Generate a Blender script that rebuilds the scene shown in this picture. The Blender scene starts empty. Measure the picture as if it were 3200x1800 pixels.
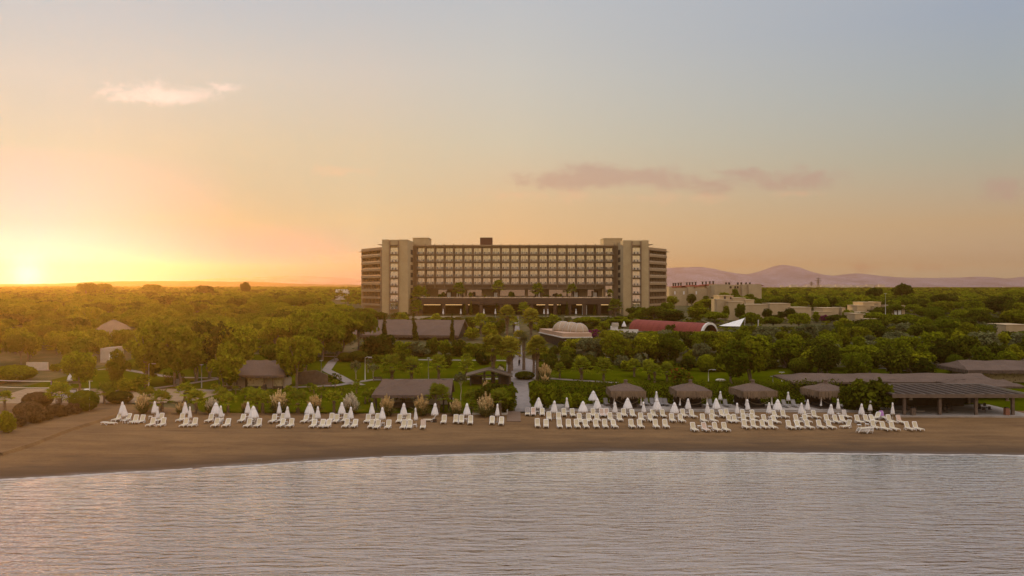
import bpy, bmesh, math, random
import numpy as np
from mathutils import Vector, Matrix
R = math.radians
sc = bpy.context.scene
# ------------------------------------------------------------------ camera
F = 2500.0 / 3200.0                       # focal length in picture widths
CAMZ = 20.0
HOR = 895.0                               # picture row of the horizon (of 1800)
cd = bpy.data.cameras.new("camera"); cam = bpy.data.objects.new("camera", cd)
sc.collection.objects.link(cam)
cam.location = (0, 0, CAMZ); cam.rotation_euler = (R(90), 0, 0)
cd.sensor_width = 36; cd.lens = 36 * F; cd.shift_y = -5.0 / 3200
cd.clip_start = 0.5; cd.clip_end = 20000
sc.camera = cam
# ------------------------------------------------------------------ light, sky, exposure
SUN_AZ, SUN_EL = R(-31.0), R(2.9)
sd = bpy.data.lights.new("sun", "SUN"); sun = bpy.data.objects.new("sun", sd)
sc.collection.objects.link(sun)
sdir = Vector((math.sin(SUN_AZ) * math.cos(SUN_EL), math.cos(SUN_AZ) * math.cos(SUN_EL), math.sin(SUN_EL)))
sun.rotation_euler = (-sdir).to_track_quat('-Z', 'Y').to_euler()
sd.energy = 3.8; sd.angle = R(0.8); sd.color = (1.0, 0.72, 0.36)
vs = sc.view_settings
vs.view_transform = 'Standard'; vs.look = 'None'; vs.exposure = 0.0; vs.gamma = 1.0
sc.cycles.use_denoising = True
sc.cycles.max_bounces = 6; sc.cycles.volume_bounces = 0; sc.cycles.transparent_max_bounces = 6
sc.cycles.diffuse_bounces = 3; sc.cycles.glossy_bounces = 3

def lin(r, g, b):
    return tuple(((v / 255) / 12.92 if v / 255 <= .04045 else ((v / 255 + .055) / 1.055) ** 2.4) for v in (r, g, b)) + (1,)

class NT:
    """tiny node-tree helper"""
    def __init__(s, t): s.t = t
    def n(s, typ, **kw):
        o = s.t.nodes.new(typ)
        for k, v in kw.items():
            if k.startswith('i_'): continue
            setattr(o, k, v)
        return o
    def l(s, a, b): s.t.links.new(a, b)
    def val(s, sock, v):
        if hasattr(v, 'is_output') or isinstance(v, bpy.types.NodeSocket): s.l(v, sock)
        else: sock.default_value = v
    def m(s, op, a, b=0.0, c=None, clamp=False):
        o = s.n('ShaderNodeMath', operation=op); o.use_clamp = clamp
        s.val(o.inputs[0], a); s.val(o.inputs[1], b)
        if c is not None: s.val(o.inputs[2], c)
        return o.outputs[0]
    def mix(s, fac, a, b, typ='MIX'):
        o = s.n('ShaderNodeMix', data_type='RGBA', blend_type=typ)
        s.val(o.inputs[0], fac); s.val(o.inputs[6], a); s.val(o.inputs[7], b)
        return o.outputs[2]
    def ramp(s, fac, stops, interp='LINEAR'):
        o = s.n('ShaderNodeValToRGB'); cr = o.color_ramp; cr.interpolation = interp
        while len(cr.elements) < len(stops): cr.elements.new(0.5)
        for e, (p, c) in zip(cr.elements, stops): e.position = p; e.color = c
        s.val(o.inputs[0], fac)
        return o.outputs[0]
    def noise(s, vec, scale, detail=3, rough=.5, dist=0.0):
        o = s.n('ShaderNodeTexNoise'); o.inputs['Scale'].default_value = scale
        o.inputs['Detail'].default_value = detail; o.inputs['Roughness'].default_value = rough
        o.inputs['Distortion'].default_value = dist
        if vec is not None: s.l(vec, o.inputs['Vector'])
        return o.outputs['Fac']
    def mapping(s, vec, sc_=(1, 1, 1), rot=(0, 0, 0), loc=(0, 0, 0)):
        o = s.n('ShaderNodeMapping'); o.inputs['Scale'].default_value = sc_
        o.inputs['Rotation'].default_value = rot; o.inputs['Location'].default_value = loc
        s.l(vec, o.inputs['Vector']); return o.outputs[0]

w = bpy.data.worlds.new("World"); sc.world = w; w.use_nodes = True
wt = w.node_tree; wt.nodes.clear(); N = NT(wt)
wo = N.n('ShaderNodeOutputWorld')
tc = N.n('ShaderNodeTexCoord'); sep = N.n('ShaderNodeSeparateXYZ'); N.l(tc.outputs['Generated'], sep.inputs[0])
X, Y, Z = sep.outputs
el = N.m('MULTIPLY', N.m('ARCSINE', Z), 57.29578 / 90)                 # elevation / 90 deg
ep = N.m('POWER', N.m('MAXIMUM', el, 0.0), 0.5)
def epos(e): return (e / 90) ** .5
hl = N.m('SQRT', N.m('ADD', N.m('MULTIPLY', X, X), N.m('ADD', N.m('MULTIPLY', Y, Y), 1e-6)))
ca = N.m('DIVIDE', N.m('ADD', N.m('MULTIPLY', X, math.sin(SUN_AZ)), N.m('MULTIPLY', Y, math.cos(SUN_AZ))), hl)
ad = N.m('MULTIPLY', N.m('ARCCOSINE', N.m('MINIMUM', N.m('MAXIMUM', ca, -1.0), 1.0)), 57.29578)   # azimuth from the sun, deg
#SKYT-BEGIN
SKYT = {'L': [(0.9, (0.015, 0.015, 0.902)), (1.9, (0.015, 0.015, 0.839)), (4.0, (0.015, 0.099, 0.513)), (8.7, (0.093, 0.399, 0.424)), (12.9, (0.418, 0.551, 0.555)), (16.9, (0.45, 0.563, 0.612))], 'K': [(1.0, (0.015, 0.015, 0.407)), (1.6, (0.015, 0.015, 0.549)), (4.4, (0.015, 0.337, 0.332)), (9.6, (0.433, 0.522, 0.431)), (14.1, (0.55, 0.591, 0.549)), (18.5, (0.476, 0.558, 0.608))], 'J': [(0.9, (0.015, 0.282, 0.421)), (1.7, (0.015, 0.412, 0.457)), (4.6, (0.488, 0.528, 0.371)), (9.9, (0.603, 0.578, 0.44)), (14.7, (0.603, 0.595, 0.548)), (19.2, (0.504, 0.559, 0.598))], 'M': [(4.0, (0.72, 0.55, 0.329)), (5.8, (0.715, 0.555, 0.344)), (10.1, (0.632, 0.6, 0.47)), (14.9, (0.583, 0.595, 0.554)), (19.5, (0.518, 0.56, 0.591))], 'R': [(1.1, (0.58, 0.538, 0.42)), (1.8, (0.556, 0.445, 0.325)), (4.0, (0.571, 0.417, 0.262)), (8.2, (0.441, 0.442, 0.365)), (12.7, (0.381, 0.439, 0.46)), (16.7, (0.347, 0.418, 0.511))]}
#SKYT-END
def col(stops): return N.ramp(ep, [(epos(e), tuple(c) + (1,)) for e, c in stops], 'LINEAR')
UP = [(35, (.50, .51, .56)), (90, (.47, .47, .50))]
cL, cK, cJ, cM, cR = (col(SKYT[k] + UP) for k in 'LKJMR')
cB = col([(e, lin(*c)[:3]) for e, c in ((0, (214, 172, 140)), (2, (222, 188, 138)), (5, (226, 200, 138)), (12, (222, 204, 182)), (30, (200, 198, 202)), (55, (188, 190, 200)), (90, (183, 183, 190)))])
def sm(v, a, b):
    o = N.n('ShaderNodeMapRange', interpolation_type='SMOOTHSTEP')
    N.val(o.inputs[0], v); o.inputs[1].default_value = a; o.inputs[2].default_value = b
    return o.outputs[0]
def lr(v, a, b):
    o = N.n('ShaderNodeMapRange'); N.val(o.inputs[0], v); o.inputs[1].default_value = a; o.inputs[2].default_value = b
    return o.outputs[0]
sky = N.mix(lr(ad, .5, 12), cL, cK)
sky = N.mix(lr(ad, 12, 20.5), sky, cJ)
sky = N.mix(lr(ad, 20.5, 31), sky, cM)
sky = N.mix(lr(ad, 31, 62), sky, cR)
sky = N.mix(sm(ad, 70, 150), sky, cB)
# clouds, laid out in the direction of the sky they hang in
Yp = N.m('MAXIMUM', Y, 0.02)
U = N.m('DIVIDE', X, Yp); V = N.m('DIVIDE', Z, Yp)
cv = N.n('ShaderNodeCombineXYZ'); N.l(U, cv.inputs[0]); N.l(N.m('MULTIPLY', V, 1.75), cv.inputs[1])
nz = N.noise(cv.outputs[0], 19.0, 8, .62, .5)
nz2 = N.noise(cv.outputs[0], 70.0, 5, .65, .3)
def blob(px, py, ax, ay):
    u0, v0, a, b = (px - 1600) / 2500, (HOR - py) / 2500, ax / 2500, ay / 2500
    du = N.m('MULTIPLY', N.m('SUBTRACT', U, u0), 1 / a); dv = N.m('MULTIPLY', N.m('SUBTRACT', V, v0), 1 / b)
    return N.m('EXPONENT', N.m('MULTIPLY', N.m('ADD', N.m('MULTIPLY', du, du), N.m('MULTIPLY', dv, dv)), -1.0))
def cloud(bl, gain, lo, hi):
    s = None
    for b in bl: s = blob(*b) if s is None else N.m('ADD', s, blob(*b))
    d = N.m('ADD', N.m('MULTIPLY', s, gain), N.m('ADD', N.m('MULTIPLY', N.m('SUBTRACT', nz, .5), 3.0), N.m('MULTIPLY', N.m('SUBTRACT', nz2, .5), 1.0)))
    return N.m('MULTIPLY', sm(d, lo, hi), N.m('MINIMUM', N.m('MULTIPLY', s, 2.2), 1.0))
front = N.m('GREATER_THAN', Y, 0.05)
c1 = cloud([(430, 285, 150, 38), (560, 305, 120, 22), (690, 272, 60, 18)], .9, .15, 1.6)
sky = N.mix(N.m('MULTIPLY', N.m('MULTIPLY', c1, front), .75), sky, lin(255, 236, 226))
c2 = cloud([(1815, 540, 110, 46), (1690, 570, 130, 34), (1900, 560, 90, 34), (2070, 555, 110, 40), (2230, 580, 100, 36), (2560, 552, 100, 42), (2420, 580, 120, 30), (2330, 540, 90, 18), (3160, 592, 130, 40), (2700, 836, 60, 16), (2900, 842, 90, 18)], .92, .2, 1.35)
sky = N.mix(N.m('MULTIPLY', N.m('MULTIPLY', c2, front), .62), sky, lin(188, 156, 146))
c3 = cloud([(1720, 610, 260, 22), (2120, 620, 260, 22), (1050, 535, 140, 24), (2480, 605, 140, 16), (1080, 800, 120, 26)], .8, .3, 1.2)
sky = N.mix(N.m('MULTIPLY', N.m('MULTIPLY', c3, front), .28), sky, lin(250, 196, 160))
# glow round the low sun
gx = Vector((math.sin(R(-31.2)), math.cos(R(-31.2)), math.sin(R(0.7)))).normalized()
dt = N.n('ShaderNodeVectorMath', operation='DOT_PRODUCT'); N.l(tc.outputs['Generated'], dt.inputs[0]); dt.inputs[1].default_value = gx
dm = N.m('MAXIMUM', dt.outputs['Value'], 0.0)
def add(colr, k, amp):
    global sky
    g = N.m('MULTIPLY', N.m('POWER', dm, k), amp)
    o = N.n('ShaderNodeMix', data_type='RGBA', blend_type='ADD'); o.clamp_result = False
    N.l(g, o.inputs[0]); N.l(sky, o.inputs[6]); o.inputs[7].default_value = colr; sky = o.outputs[2]
add((.3, .8, .8, 1), 120, .24)
add((1, .95, .75, 1), 9000, 1.0)
# the sky behind and above the camera, which lights the place
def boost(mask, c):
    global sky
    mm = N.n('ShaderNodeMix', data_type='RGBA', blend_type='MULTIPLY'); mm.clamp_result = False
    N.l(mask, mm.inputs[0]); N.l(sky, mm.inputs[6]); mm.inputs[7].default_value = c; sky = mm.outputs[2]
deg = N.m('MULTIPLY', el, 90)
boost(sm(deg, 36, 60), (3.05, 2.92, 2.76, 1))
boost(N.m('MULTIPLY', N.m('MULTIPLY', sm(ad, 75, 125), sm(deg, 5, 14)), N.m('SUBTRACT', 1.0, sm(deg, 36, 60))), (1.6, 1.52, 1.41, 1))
nish = N.n('ShaderNodeTexSky', sky_type='NISHITA'); nish.sun_disc = False
nish.sun_elevation = SUN_EL; nish.sun_rotation = SUN_AZ; nish.air_density = 1.0; nish.dust_density = 2.0; nish.ozone_density = 1.0
bg1 = N.n('ShaderNodeBackground'); N.l(nish.outputs[0], bg1.inputs[0]); bg1.inputs[1].default_value = 0.004
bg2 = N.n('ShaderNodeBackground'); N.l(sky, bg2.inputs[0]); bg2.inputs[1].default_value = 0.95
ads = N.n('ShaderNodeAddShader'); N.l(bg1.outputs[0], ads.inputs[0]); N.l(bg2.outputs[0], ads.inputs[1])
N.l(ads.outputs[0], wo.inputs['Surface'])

# ------------------------------------------------------------------ helpers
rnd = random.Random(7)
COL = sc.collection
def tag(o, label=None, cat=None, group=None, kind=None):
    if label: o['label'] = label
    if cat: o['category'] = cat
    if group: o['group'] = group
    if kind: o['kind'] = kind
    return o
def empty(name, loc, rz=0.0, scale=None):
    o = bpy.data.objects.new(name, None); COL.objects.link(o)
    o.location = loc; o.rotation_euler = (0, 0, rz); o.empty_display_size = .3
    if scale is not None: o.scale = scale
    return o
def link(name, me, parent=None, loc=None, rz=None):
    o = bpy.data.objects.new(name, me); COL.objects.link(o)
    if parent is not None: o.parent = parent
    if loc is not None: o.location = loc
    if rz is not None: o.rotation_euler = (0, 0, rz)
    return o
def kids(o): return KIDS.get(o.name, [])
def copy_tree(o, loc, rz=None, scale=None, label=None):
    c = o.copy(); COL.objects.link(c); c.location = loc
    if rz is not None: c.rotation_euler = (0, 0, rz)
    if scale is not None: c.scale = scale
    if label: c['label'] = label
    for ch in o.children:
        k = ch.copy(); COL.objects.link(k); k.parent = c
        for g in ch.children:
            q = g.copy(); COL.objects.link(q); q.parent = k
    return c

class MB:
    """collects verts/faces, then links one mesh object"""
    def __init__(s): s.v = []; s.f = []; s.mi = []
    def face(s, pts, mi=0):
        b = len(s.v); s.v += [tuple(p) for p in pts]; s.f.append(tuple(range(b, b + len(pts)))); s.mi.append(mi); return s
    def box(s, x0, x1, y0, y1, z0, z1, mi=0, mat=None):
        b = len(s.v)
        p = [(x0, y0, z0), (x1, y0, z0), (x1, y1, z0), (x0, y1, z0), (x0, y0, z1), (x1, y0, z1), (x1, y1, z1), (x0, y1, z1)]
        if mat is not None: p = [tuple(mat @ Vector(q)) for q in p]
        s.v += p
        for q in ((0, 3, 2, 1), (4, 5, 6, 7), (0, 1, 5, 4), (1, 2, 6, 5), (2, 3, 7, 6), (3, 0, 4, 7)):
            s.f.append(tuple(b + i for i in q)); s.mi.append(mi)
        return s
    def prism(s, poly, a0, a1, axis='z', mi=0):
        """extrude a 2-D polygon; axis z: poly=(x,y); axis y: poly=(x,z); axis x: poly=(y,z)"""
        def P(p, a):
            return (p[0], p[1], a) if axis == 'z' else ((p[0], a, p[1]) if axis == 'y' else (a, p[0], p[1]))
        n = len(poly); b = len(s.v)
        s.v += [P(p, a0) for p in poly] + [P(p, a1) for p in poly]
        s.f.append(tuple(b + i for i in range(n))[::-1]); s.mi.append(mi)
        s.f.append(tuple(b + n + i for i in range(n))); s.mi.append(mi)
        for i in range(n):
            j = (i + 1) % n
            s.f.append((b + i, b + j, b + n + j, b + n + i)); s.mi.append(mi)
        return s
    def tube(s, pts, rad, seg=6, mi=0, cap=True):
        pts = [Vector(p) for p in pts]
        if not isinstance(rad, (list, tuple)): rad = [rad] * len(pts)
        b = len(s.v)
        for i, p in enumerate(pts):
            d = (pts[min(i + 1, len(pts) - 1)] - pts[max(i - 1, 0)]).normalized()
            a = Vector((1, 0, 0)) if abs(d.x) < .8 else Vector((0, 0, 1))
            u = d.cross(a).normalized(); v = d.cross(u)
            for k in range(seg):
                t = 2 * math.pi * k / seg
                s.v.append(tuple(p + (u * math.cos(t) + v * math.sin(t)) * rad[i]))
        for i in range(len(pts) - 1):
            for k in range(seg):
                s.f.append((b + i * seg + k, b + i * seg + (k + 1) % seg, b + (i + 1) * seg + (k + 1) % seg, b + (i + 1) * seg + k)); s.mi.append(mi)
        if cap:
            s.f.append(tuple(b + k for k in range(seg))); s.mi.append(mi)
            e = b + (len(pts) - 1) * seg
            s.f.append(tuple(e + k for k in range(seg))[::-1]); s.mi.append(mi)
        return s
    def lathe(s, prof, seg=16, mi=0, c=(0, 0), pleat=None):
        """prof: list of (r, z)"""
        b = len(s.v)
        for r_, z in prof:
            for k in range(seg):
                t = 2 * math.pi * k / seg
                q = r_ * (pleat(k, z) if pleat else 1)
                s.v.append((c[0] + q * math.cos(t), c[1] + q * math.sin(t), z))
        for i in range(len(prof) - 1):
            for k in range(seg):
                s.f.append((b + i * seg + k, b + i * seg + (k + 1) % seg, b + (i + 1) * seg + (k + 1) % seg, b + (i + 1) * seg + k)); s.mi.append(mi)
        s.f.append(tuple(b + k for k in range(seg))[::-1]); s.mi.append(mi)
        e = b + (len(prof) - 1) * seg
        s.f.append(tuple(e + k for k in range(seg))); s.mi.append(mi)
        return s
    def ico(s, c, r, sub=1, sx=(1, 1, 1), jit=0.0, mi=0):
        bm = bmesh.new(); bmesh.ops.create_icosphere(bm, subdivisions=sub, radius=1)
        b = len(s.v); bm.verts.ensure_lookup_table()
        for v in bm.verts:
            k = r * (1 + rnd.uniform(-jit, jit))
            s.v.append((c[0] + v.co.x * k * sx[0], c[1] + v.co.y * k * sx[1], c[2] + v.co.z * k * sx[2]))
        for f in bm.faces: s.f.append(tuple(b + v.index for v in f.verts)); s.mi.append(mi)
        bm.free(); return s
    def mesh(s, name, mats, smooth=False):
        me = bpy.data.meshes.new(name); me.from_pydata(s.v, [], s.f)
        for m in (mats if isinstance(mats, (list, tuple)) else [mats]): me.materials.append(m)
        me.polygons.foreach_set('material_index', s.mi)
        if smooth: me.polygons.foreach_set('use_smooth', [True] * len(s.f))
        me.validate(); me.update(); return me
    def build(s, name, mats, parent=None, smooth=False, loc=None, rz=None):
        return link(name, s.mesh(name, mats, smooth), parent, loc, rz)

def pmat(name, c, c2=None, scale=3.0, rough=.8, bump=0.0, bscale=None, coord='Object', detail=4, spec=.3, sc_=(1, 1, 1), metal=0.0, contrast=(.35, .65)):
    m = bpy.data.materials.new(name); m.use_nodes = True
    t = m.node_tree; b = t.nodes['Principled BSDF']; n = NT(t)
    b.inputs['Roughness'].default_value = rough; b.inputs['Metallic'].default_value = metal
    b.inputs['Specular IOR Level'].default_value = spec
    c = tuple(c) + (1,); 
    if c2 is None and not bump: b.inputs['Base Color'].default_value = c; return m
    tc_ = n.n('ShaderNodeTexCoord'); v = n.mapping(tc_.outputs[coord], sc_)
    if c2 is not None:
        f = n.noise(v, scale, detail, .6)
        n.l(n.ramp(f, [(contrast[0], c), (contrast[1], tuple(c2) + (1,))]), b.inputs['Base Color'])
    else: b.inputs['Base Color'].default_value = c
    if bump:
        f2 = n.noise(v, bscale or scale * 4, 4, .6)
        bp = n.n('ShaderNodeBump'); bp.inputs['Strength'].default_value = bump; bp.inputs['Distance'].default_value = .1
        n.l(f2, bp.inputs['Height']); n.l(bp.outputs[0], b.inputs['Normal'])
    return m
# ------------------------------------------------------------------ terrain
def ip(x, xs, ys): return float(np.interp(x, xs, ys))
SHX = [-400, -120, -80, -53, -42.1, -28.9, -15.3, 0, 15, 34, 60.6, 120, 400]
SHY = [20, 62, 75, 82.8, 85.8, 89.6, 93.8, 96, 96.9, 96, 94.7, 90, 60]
PY = [-500, 40, 82, 96.5, 100, 119, 145, 175, 200, 230, 322, 345, 600, 1000, 9000]
PZ = [-12, -3, -.75, 0, .22, 1.0, 1.4, 2.2, 3.1, 4.4, 8.3, 9.0, 11.0, 13.0, 15.0]
def shore(x): return ip(x, SHX, SHY)
def G(x, y):
    wgt = min(1, max(0, (128 - y) / 26))
    return ip(y - (shore(x) - 96.5) * wgt, PY, PZ)
def P(px, py):
    """point of the ground under picture point (3200 x 1800)"""
    kx, kz = (px - 1600) / 2500, (HOR - py) / 2500
    a, b = 50.0, 3000.0
    for _ in range(60):
        d = (a + b) / 2
        if CAMZ + kz * d > G(kx * d, d): a = d
        else: b = d
    return Vector((kx * a, a, G(kx * a, a)))
def at(px, py, D): return Vector(((px - 1600) / 2500 * D, D, CAMZ + (HOR - py) / 2500 * D))
def onG(x, y): return Vector((x, y, G(x, y)))
def npx(p): return 1600 + p[0] / p[1] * 2500
# ------------------------------------------------------------------ ground, sea, beach, hills
def sheet(name, xs, ys, zf, mats, inside=None, smooth=True):
    nx, ny = len(xs), len(ys)
    v = [(x, y, zf(x, y)) for y in ys for x in xs]
    f = []
    for j in range(ny - 1):
        for i in range(nx - 1):
            if inside and not inside((xs[i] + xs[i + 1]) / 2, (ys[j] + ys[j + 1]) / 2): continue
            a = j * nx + i; f.append((a, a + 1, a + nx + 1, a + nx))
    me = bpy.data.meshes.new(name); me.from_pydata(v, [], f)
    me.materials.append(mats)
    if smooth: me.polygons.foreach_set('use_smooth', [True] * len(f))
    me.update(); return link(name, me)
def grow(a, b, s, k):
    o = [a]
    while o[-1] < b: o.append(o[-1] + s); s *= k
    return o
half = grow(0, 80, 2.0, 1.0) + grow(82, 3300, 3.0, 1.06)
gx_ = sorted(set([-q for q in half] + half))
gy_ = grow(-520, 60, 40, 1.0)[:-1] + grow(60, 350, 2.0, 1.0) + grow(355, 3900, 6, 1.05)

def ground_mat():
    m = bpy.data.materials.new("earth"); m.use_nodes = True; t = m.node_tree; n = NT(t); b = t.nodes['Principled BSDF']
    b.inputs['Roughness'].default_value = 1; b.inputs['Specular IOR Level'].default_value = .1
    g = n.n('ShaderNodeNewGeometry')
    f = n.noise(g.outputs['Position'], .09, 6, .65); f2 = n.noise(g.outputs['Position'], 1.1, 4, .6)
    c = n.ramp(f, [(.36, (.045, .050, .012, 1)), (.52, (.095, .078, .030, 1)), (.68, (.19, .13, .065, 1))])
    c = n.mix(n.m('MULTIPLY', f2, .5), c, (.05, .05, .02, 1))
    n.l(c, b.inputs['Base Color'])
    bp = n.n('ShaderNodeBump'); bp.inputs['Strength'].default_value = .6; bp.inputs['Distance'].default_value = .3
    n.l(f2, bp.inputs['Height']); n.l(bp.outputs[0], b.inputs['Normal'])
    return m
tag(sheet('ground', gx_, gy_, lambda x, y: G(x, y) - .06 - (0 if 60 < y < 340 else 0), ground_mat()), kind='structure')

def water_mat():
    m = bpy.data.materials.new("sea_water"); m.use_nodes = True; t = m.node_tree; n = NT(t); t.nodes.clear()
    out = n.n('ShaderNodeOutputMaterial'); g = n.n('ShaderNodeNewGeometry'); pos = g.outputs['Position']
    v1 = n.mapping(pos, (.30, 1.45, 1), (0, 0, R(7))); v2 = n.mapping(pos, (.8, 3.4, 1), (0, 0, R(-8))); v3 = n.mapping(pos, (.035, .10, 1), (0, 0, R(4)))
    v4 = n.mapping(pos, (1.8, 6.0, 1), (0, 0, R(3)))
    h = n.m('ADD', n.m('MULTIPLY', n.noise(v1, 1.0, 3, .5, .6), 1.35), n.m('MULTIPLY', n.noise(v2, 1.0, 3, .55, .3), .34))
    h = n.m('ADD', h, n.m('MULTIPLY', n.noise(v4, 1.0, 2, .5), .16))
    calm = n.m('ADD', .45, n.m('MULTIPLY', n.noise(v3, 1.0, 2), .9))
    sepp = n.n('ShaderNodeSeparateXYZ'); n.l(pos, sepp.inputs[0])
    mr = n.n('ShaderNodeMapRange'); n.l(sepp.outputs[1], mr.inputs[0]); mr.inputs[1].default_value = 97; mr.inputs[2].default_value = 58
    mr.inputs[3].default_value = .20; mr.inputs[4].default_value = 1.55
    h = n.m('MULTIPLY', n.m('MULTIPLY', h, calm), mr.outputs[0])
    bp = n.n('ShaderNodeBump'); bp.inputs['Strength'].default_value = 1.0; bp.inputs['Distance'].default_value = .17
    n.l(h, bp.inputs['Height'])
    gl = n.n('ShaderNodeBsdfGlossy'); gl.inputs['Roughness'].default_value = .08; gl.inputs['Color'].default_value = (.98, .90, .84, 1); n.l(bp.outputs[0], gl.inputs['Normal'])
    df = n.n('ShaderNodeBsdfDiffuse'); df.inputs['Color'].default_value = (.19, .15, .14, 1); n.l(bp.outputs[0], df.inputs['Normal'])
    fr = n.n('ShaderNodeFresnel'); fr.inputs['IOR'].default_value = 2.1; n.l(bp.outputs[0], fr.inputs['Normal'])
    mx = n.n('ShaderNodeMixShader'); n.l(n.m('MINIMUM', n.m('ADD', n.m('MULTIPLY', fr.outputs[0], 2.6), -.14), 1.0), mx.inputs[0]); n.l(df.outputs[0], mx.inputs[1]); n.l(gl.outputs[0], mx.inputs[2])
    n.l(mx.outputs[0], out.inputs['Surface'])
    return m
sea = sheet('sea', [-3300, -300, 300, 3300], [-520, 0, 130], lambda x, y: 0.0, water_mat())
tag(sea, kind='structure')

def sand_mat():
    m = bpy.data.materials.new("beach_sand"); m.use_nodes = True; t = m.node_tree; n = NT(t); b = t.nodes['Principled BSDF']
    b.inputs['Specular IOR Level'].default_value = .25
    g = n.n('ShaderNodeNewGeometry'); pos = g.outputs['Position']
    sp = n.n('ShaderNodeSeparateXYZ'); n.l(pos, sp.inputs[0]); z = sp.outputs[2]
    f = n.noise(n.mapping(pos, (.25, .9, 1)), .5, 6, .65); f2 = n.noise(n.mapping(pos, (1, 1.6, 1)), 2.6, 5, .7)
    dry = n.ramp(f, [(.32, (.120, .063, .023, 1)), (.68, (.205, .113, .043, 1))])
    dry = n.mix(n.m('MULTIPLY', n.m('GREATER_THAN', f2, .60), .45), dry, (.07, .036, .012, 1))
    tr_ = n.noise(n.mapping(pos, (.05, .9, 1)), 1.0, 4, .6); fp = n.noise(n.mapping(pos, (1.6, 2.2, 1)), 1.0, 2, .5)
    dry = n.mix(n.m('MULTIPLY', n.m('GREATER_THAN', tr_, .56), .22), dry, (.235, .14, .06, 1))
    dry = n.mix(n.m('MULTIPLY', n.m('GREATER_THAN', fp, .64), .26), dry, (.085, .045, .017, 1))
    wet = n.mix(f, (.066, .037, .017, 1), (.098, .056, .026, 1))
    zz = n.m('ADD', z, n.m('MULTIPLY', n.m('SUBTRACT', f, .5), .25))
    mr = n.n('ShaderNodeMapRange', interpolation_type='SMOOTHSTEP'); n.l(zz, mr.inputs[0]); mr.inputs[1].default_value = .10; mr.inputs[2].default_value = .50
    n.l(n.mix(mr.outputs[0], wet, dry), b.inputs['Base Color'])
    r2 = n.n('ShaderNodeMapRange'); n.l(zz, r2.inputs[0]); r2.inputs[1].default_value = .0; r2.inputs[2].default_value = .12; r2.inputs[3].default_value = .22; r2.inputs[4].default_value = .95
    n.l(r2.outputs[0], b.inputs['Roughness'])
    bp = n.n('ShaderNodeBump'); bp.inputs['Strength'].default_value = .7; bp.inputs['Distance'].default_value = .12
    hh = n.m('ADD', n.m('MULTIPLY', n.noise(n.mapping(pos, (.8, 1.6, 1)), 1.6, 5, .7), mr.outputs[0]), n.m('MULTIPLY', n.noise(pos, .45, 3), .6))
    n.l(hh, bp.inputs['Height']); n.l(bp.outputs[0], b.inputs['Normal'])
    return m
SAND = sand_mat()
def beach_back(x):          # where sand gives way to the planted slope / terrace
    return ip(x, [-400, -75, -62, -52, -46, -30, 0, 8, 20, 40, 60, 100, 400], [130, 130, 128, 124, 120, 119, 119.5, 121, 124, 125, 124, 122, 118])
bx_ = sorted(set([-400, -300, -220, -160, -130, -110, 110, 130, 160, 220, 300, 400] + [q * 1.0 for q in range(-100, 101)]))
NB = 44
bv, bf = [], []
for j in range(NB + 1):
    for x in bx_:
        s_ = shore(x) - 6; e_ = beach_back(x); y = s_ + (e_ - s_) * j / NB
        z = G(x, y) + .02
        if y > shore(x) + 3 and j < NB: z += .045 * math.sin(x * .9 + y * 1.7) * math.sin(y * .8 - x * .31)
        bv.append((x, y, z))
for j in range(NB):
    for i in range(len(bx_) - 1):
        a = j * len(bx_) + i; bf.append((a, a + 1, a + len(bx_) + 1, a + len(bx_)))
me = bpy.data.meshes.new('beach'); me.from_pydata(bv, [], bf); me.materials.append(SAND)
me.polygons.foreach_set('use_smooth', [True] * len(bf)); me.update()
tag(link('beach', me), kind='structure')
# thin line of foam where the sea meets the sand
FOAM = pmat('foam', (.30, .26, .23), (.50, .45, .41), .8, .5)
fm = MB(); prev = None
for i in range(-140, 141):
    x = i * .7; y = shore(x) + .15 * math.sin(x * .7) + .1 * math.sin(x * 2.3)
    wd = .30 + .22 * math.sin(x * .43 + 1) * math.sin(x * .13)
    cur = ((x, y - .25 - max(wd, .05), .012), (x, y + .12, .035))
    if prev: fm.face([prev[0], cur[0], cur[1], prev[1]])
    prev = cur
tag(fm.build('shore_foam', FOAM), kind='structure')

def hill(name, prof, D, depth, mat, rows=14, seed=1, rough=6):
    r_ = random.Random(seed); xs = [p[0] for p in prof]; hs = [CAMZ + (HOR - p[1]) / 2500 * D for p in prof]
    n = 260; v, f = [], []
    x0, x1 = (xs[0] - 1600) / 2500 * D, (xs[-1] - 1600) / 2500 * D
    ph = [r_.uniform(0, 6.28) for _ in range(12)]
    for j in range(rows + 1):
        t = j / rows; k = math.sin(min(1, t / .6) * math.pi / 2) if t < .6 else math.cos((t - .6) / .4 * math.pi / 2)
        for i in range(n + 1):
            px = xs[0] + (xs[-1] - xs[0]) * i / n; h = ip(px, xs, hs) - 12
            X_ = x0 + (x1 - x0) * i / n
            nz_ = sum(math.sin(i * (.09 + .13 * q) + ph[q] + j * (.5 + .2 * q)) / (q + 1.5) for q in range(8)) * rough
            z = 10 + h * k + nz_ * (k if t < .58 or t > .62 else .15) * (1 if t > 0 else 0) + (math.sin(i * 1.1 + ph[0]) + math.sin(i * 1.9 + ph[1])) * rough * .22 * (k > .85)
            v.append((X_, D - depth * .6 + depth * t, z))
    for j in range(rows):
        for i in range(n):
            a = j * (n + 1) + i; f.append((a, a + 1, a + n + 2, a + n + 1))
    me = bpy.data.meshes.new(name); me.from_pydata(v, [], f); me.materials.append(mat)
    me.polygons.foreach_set('use_smooth', [True] * len(f)); me.update()
    return tag(link(name, me), kind='structure')
HILL = pmat('hill_scrub_hazed', (.21, .185, .235), (.34, .30, .37), .012, 1, coord='Object', detail=8, spec=.05)  # pale mauve base colour paints in part of the distance haze
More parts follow.
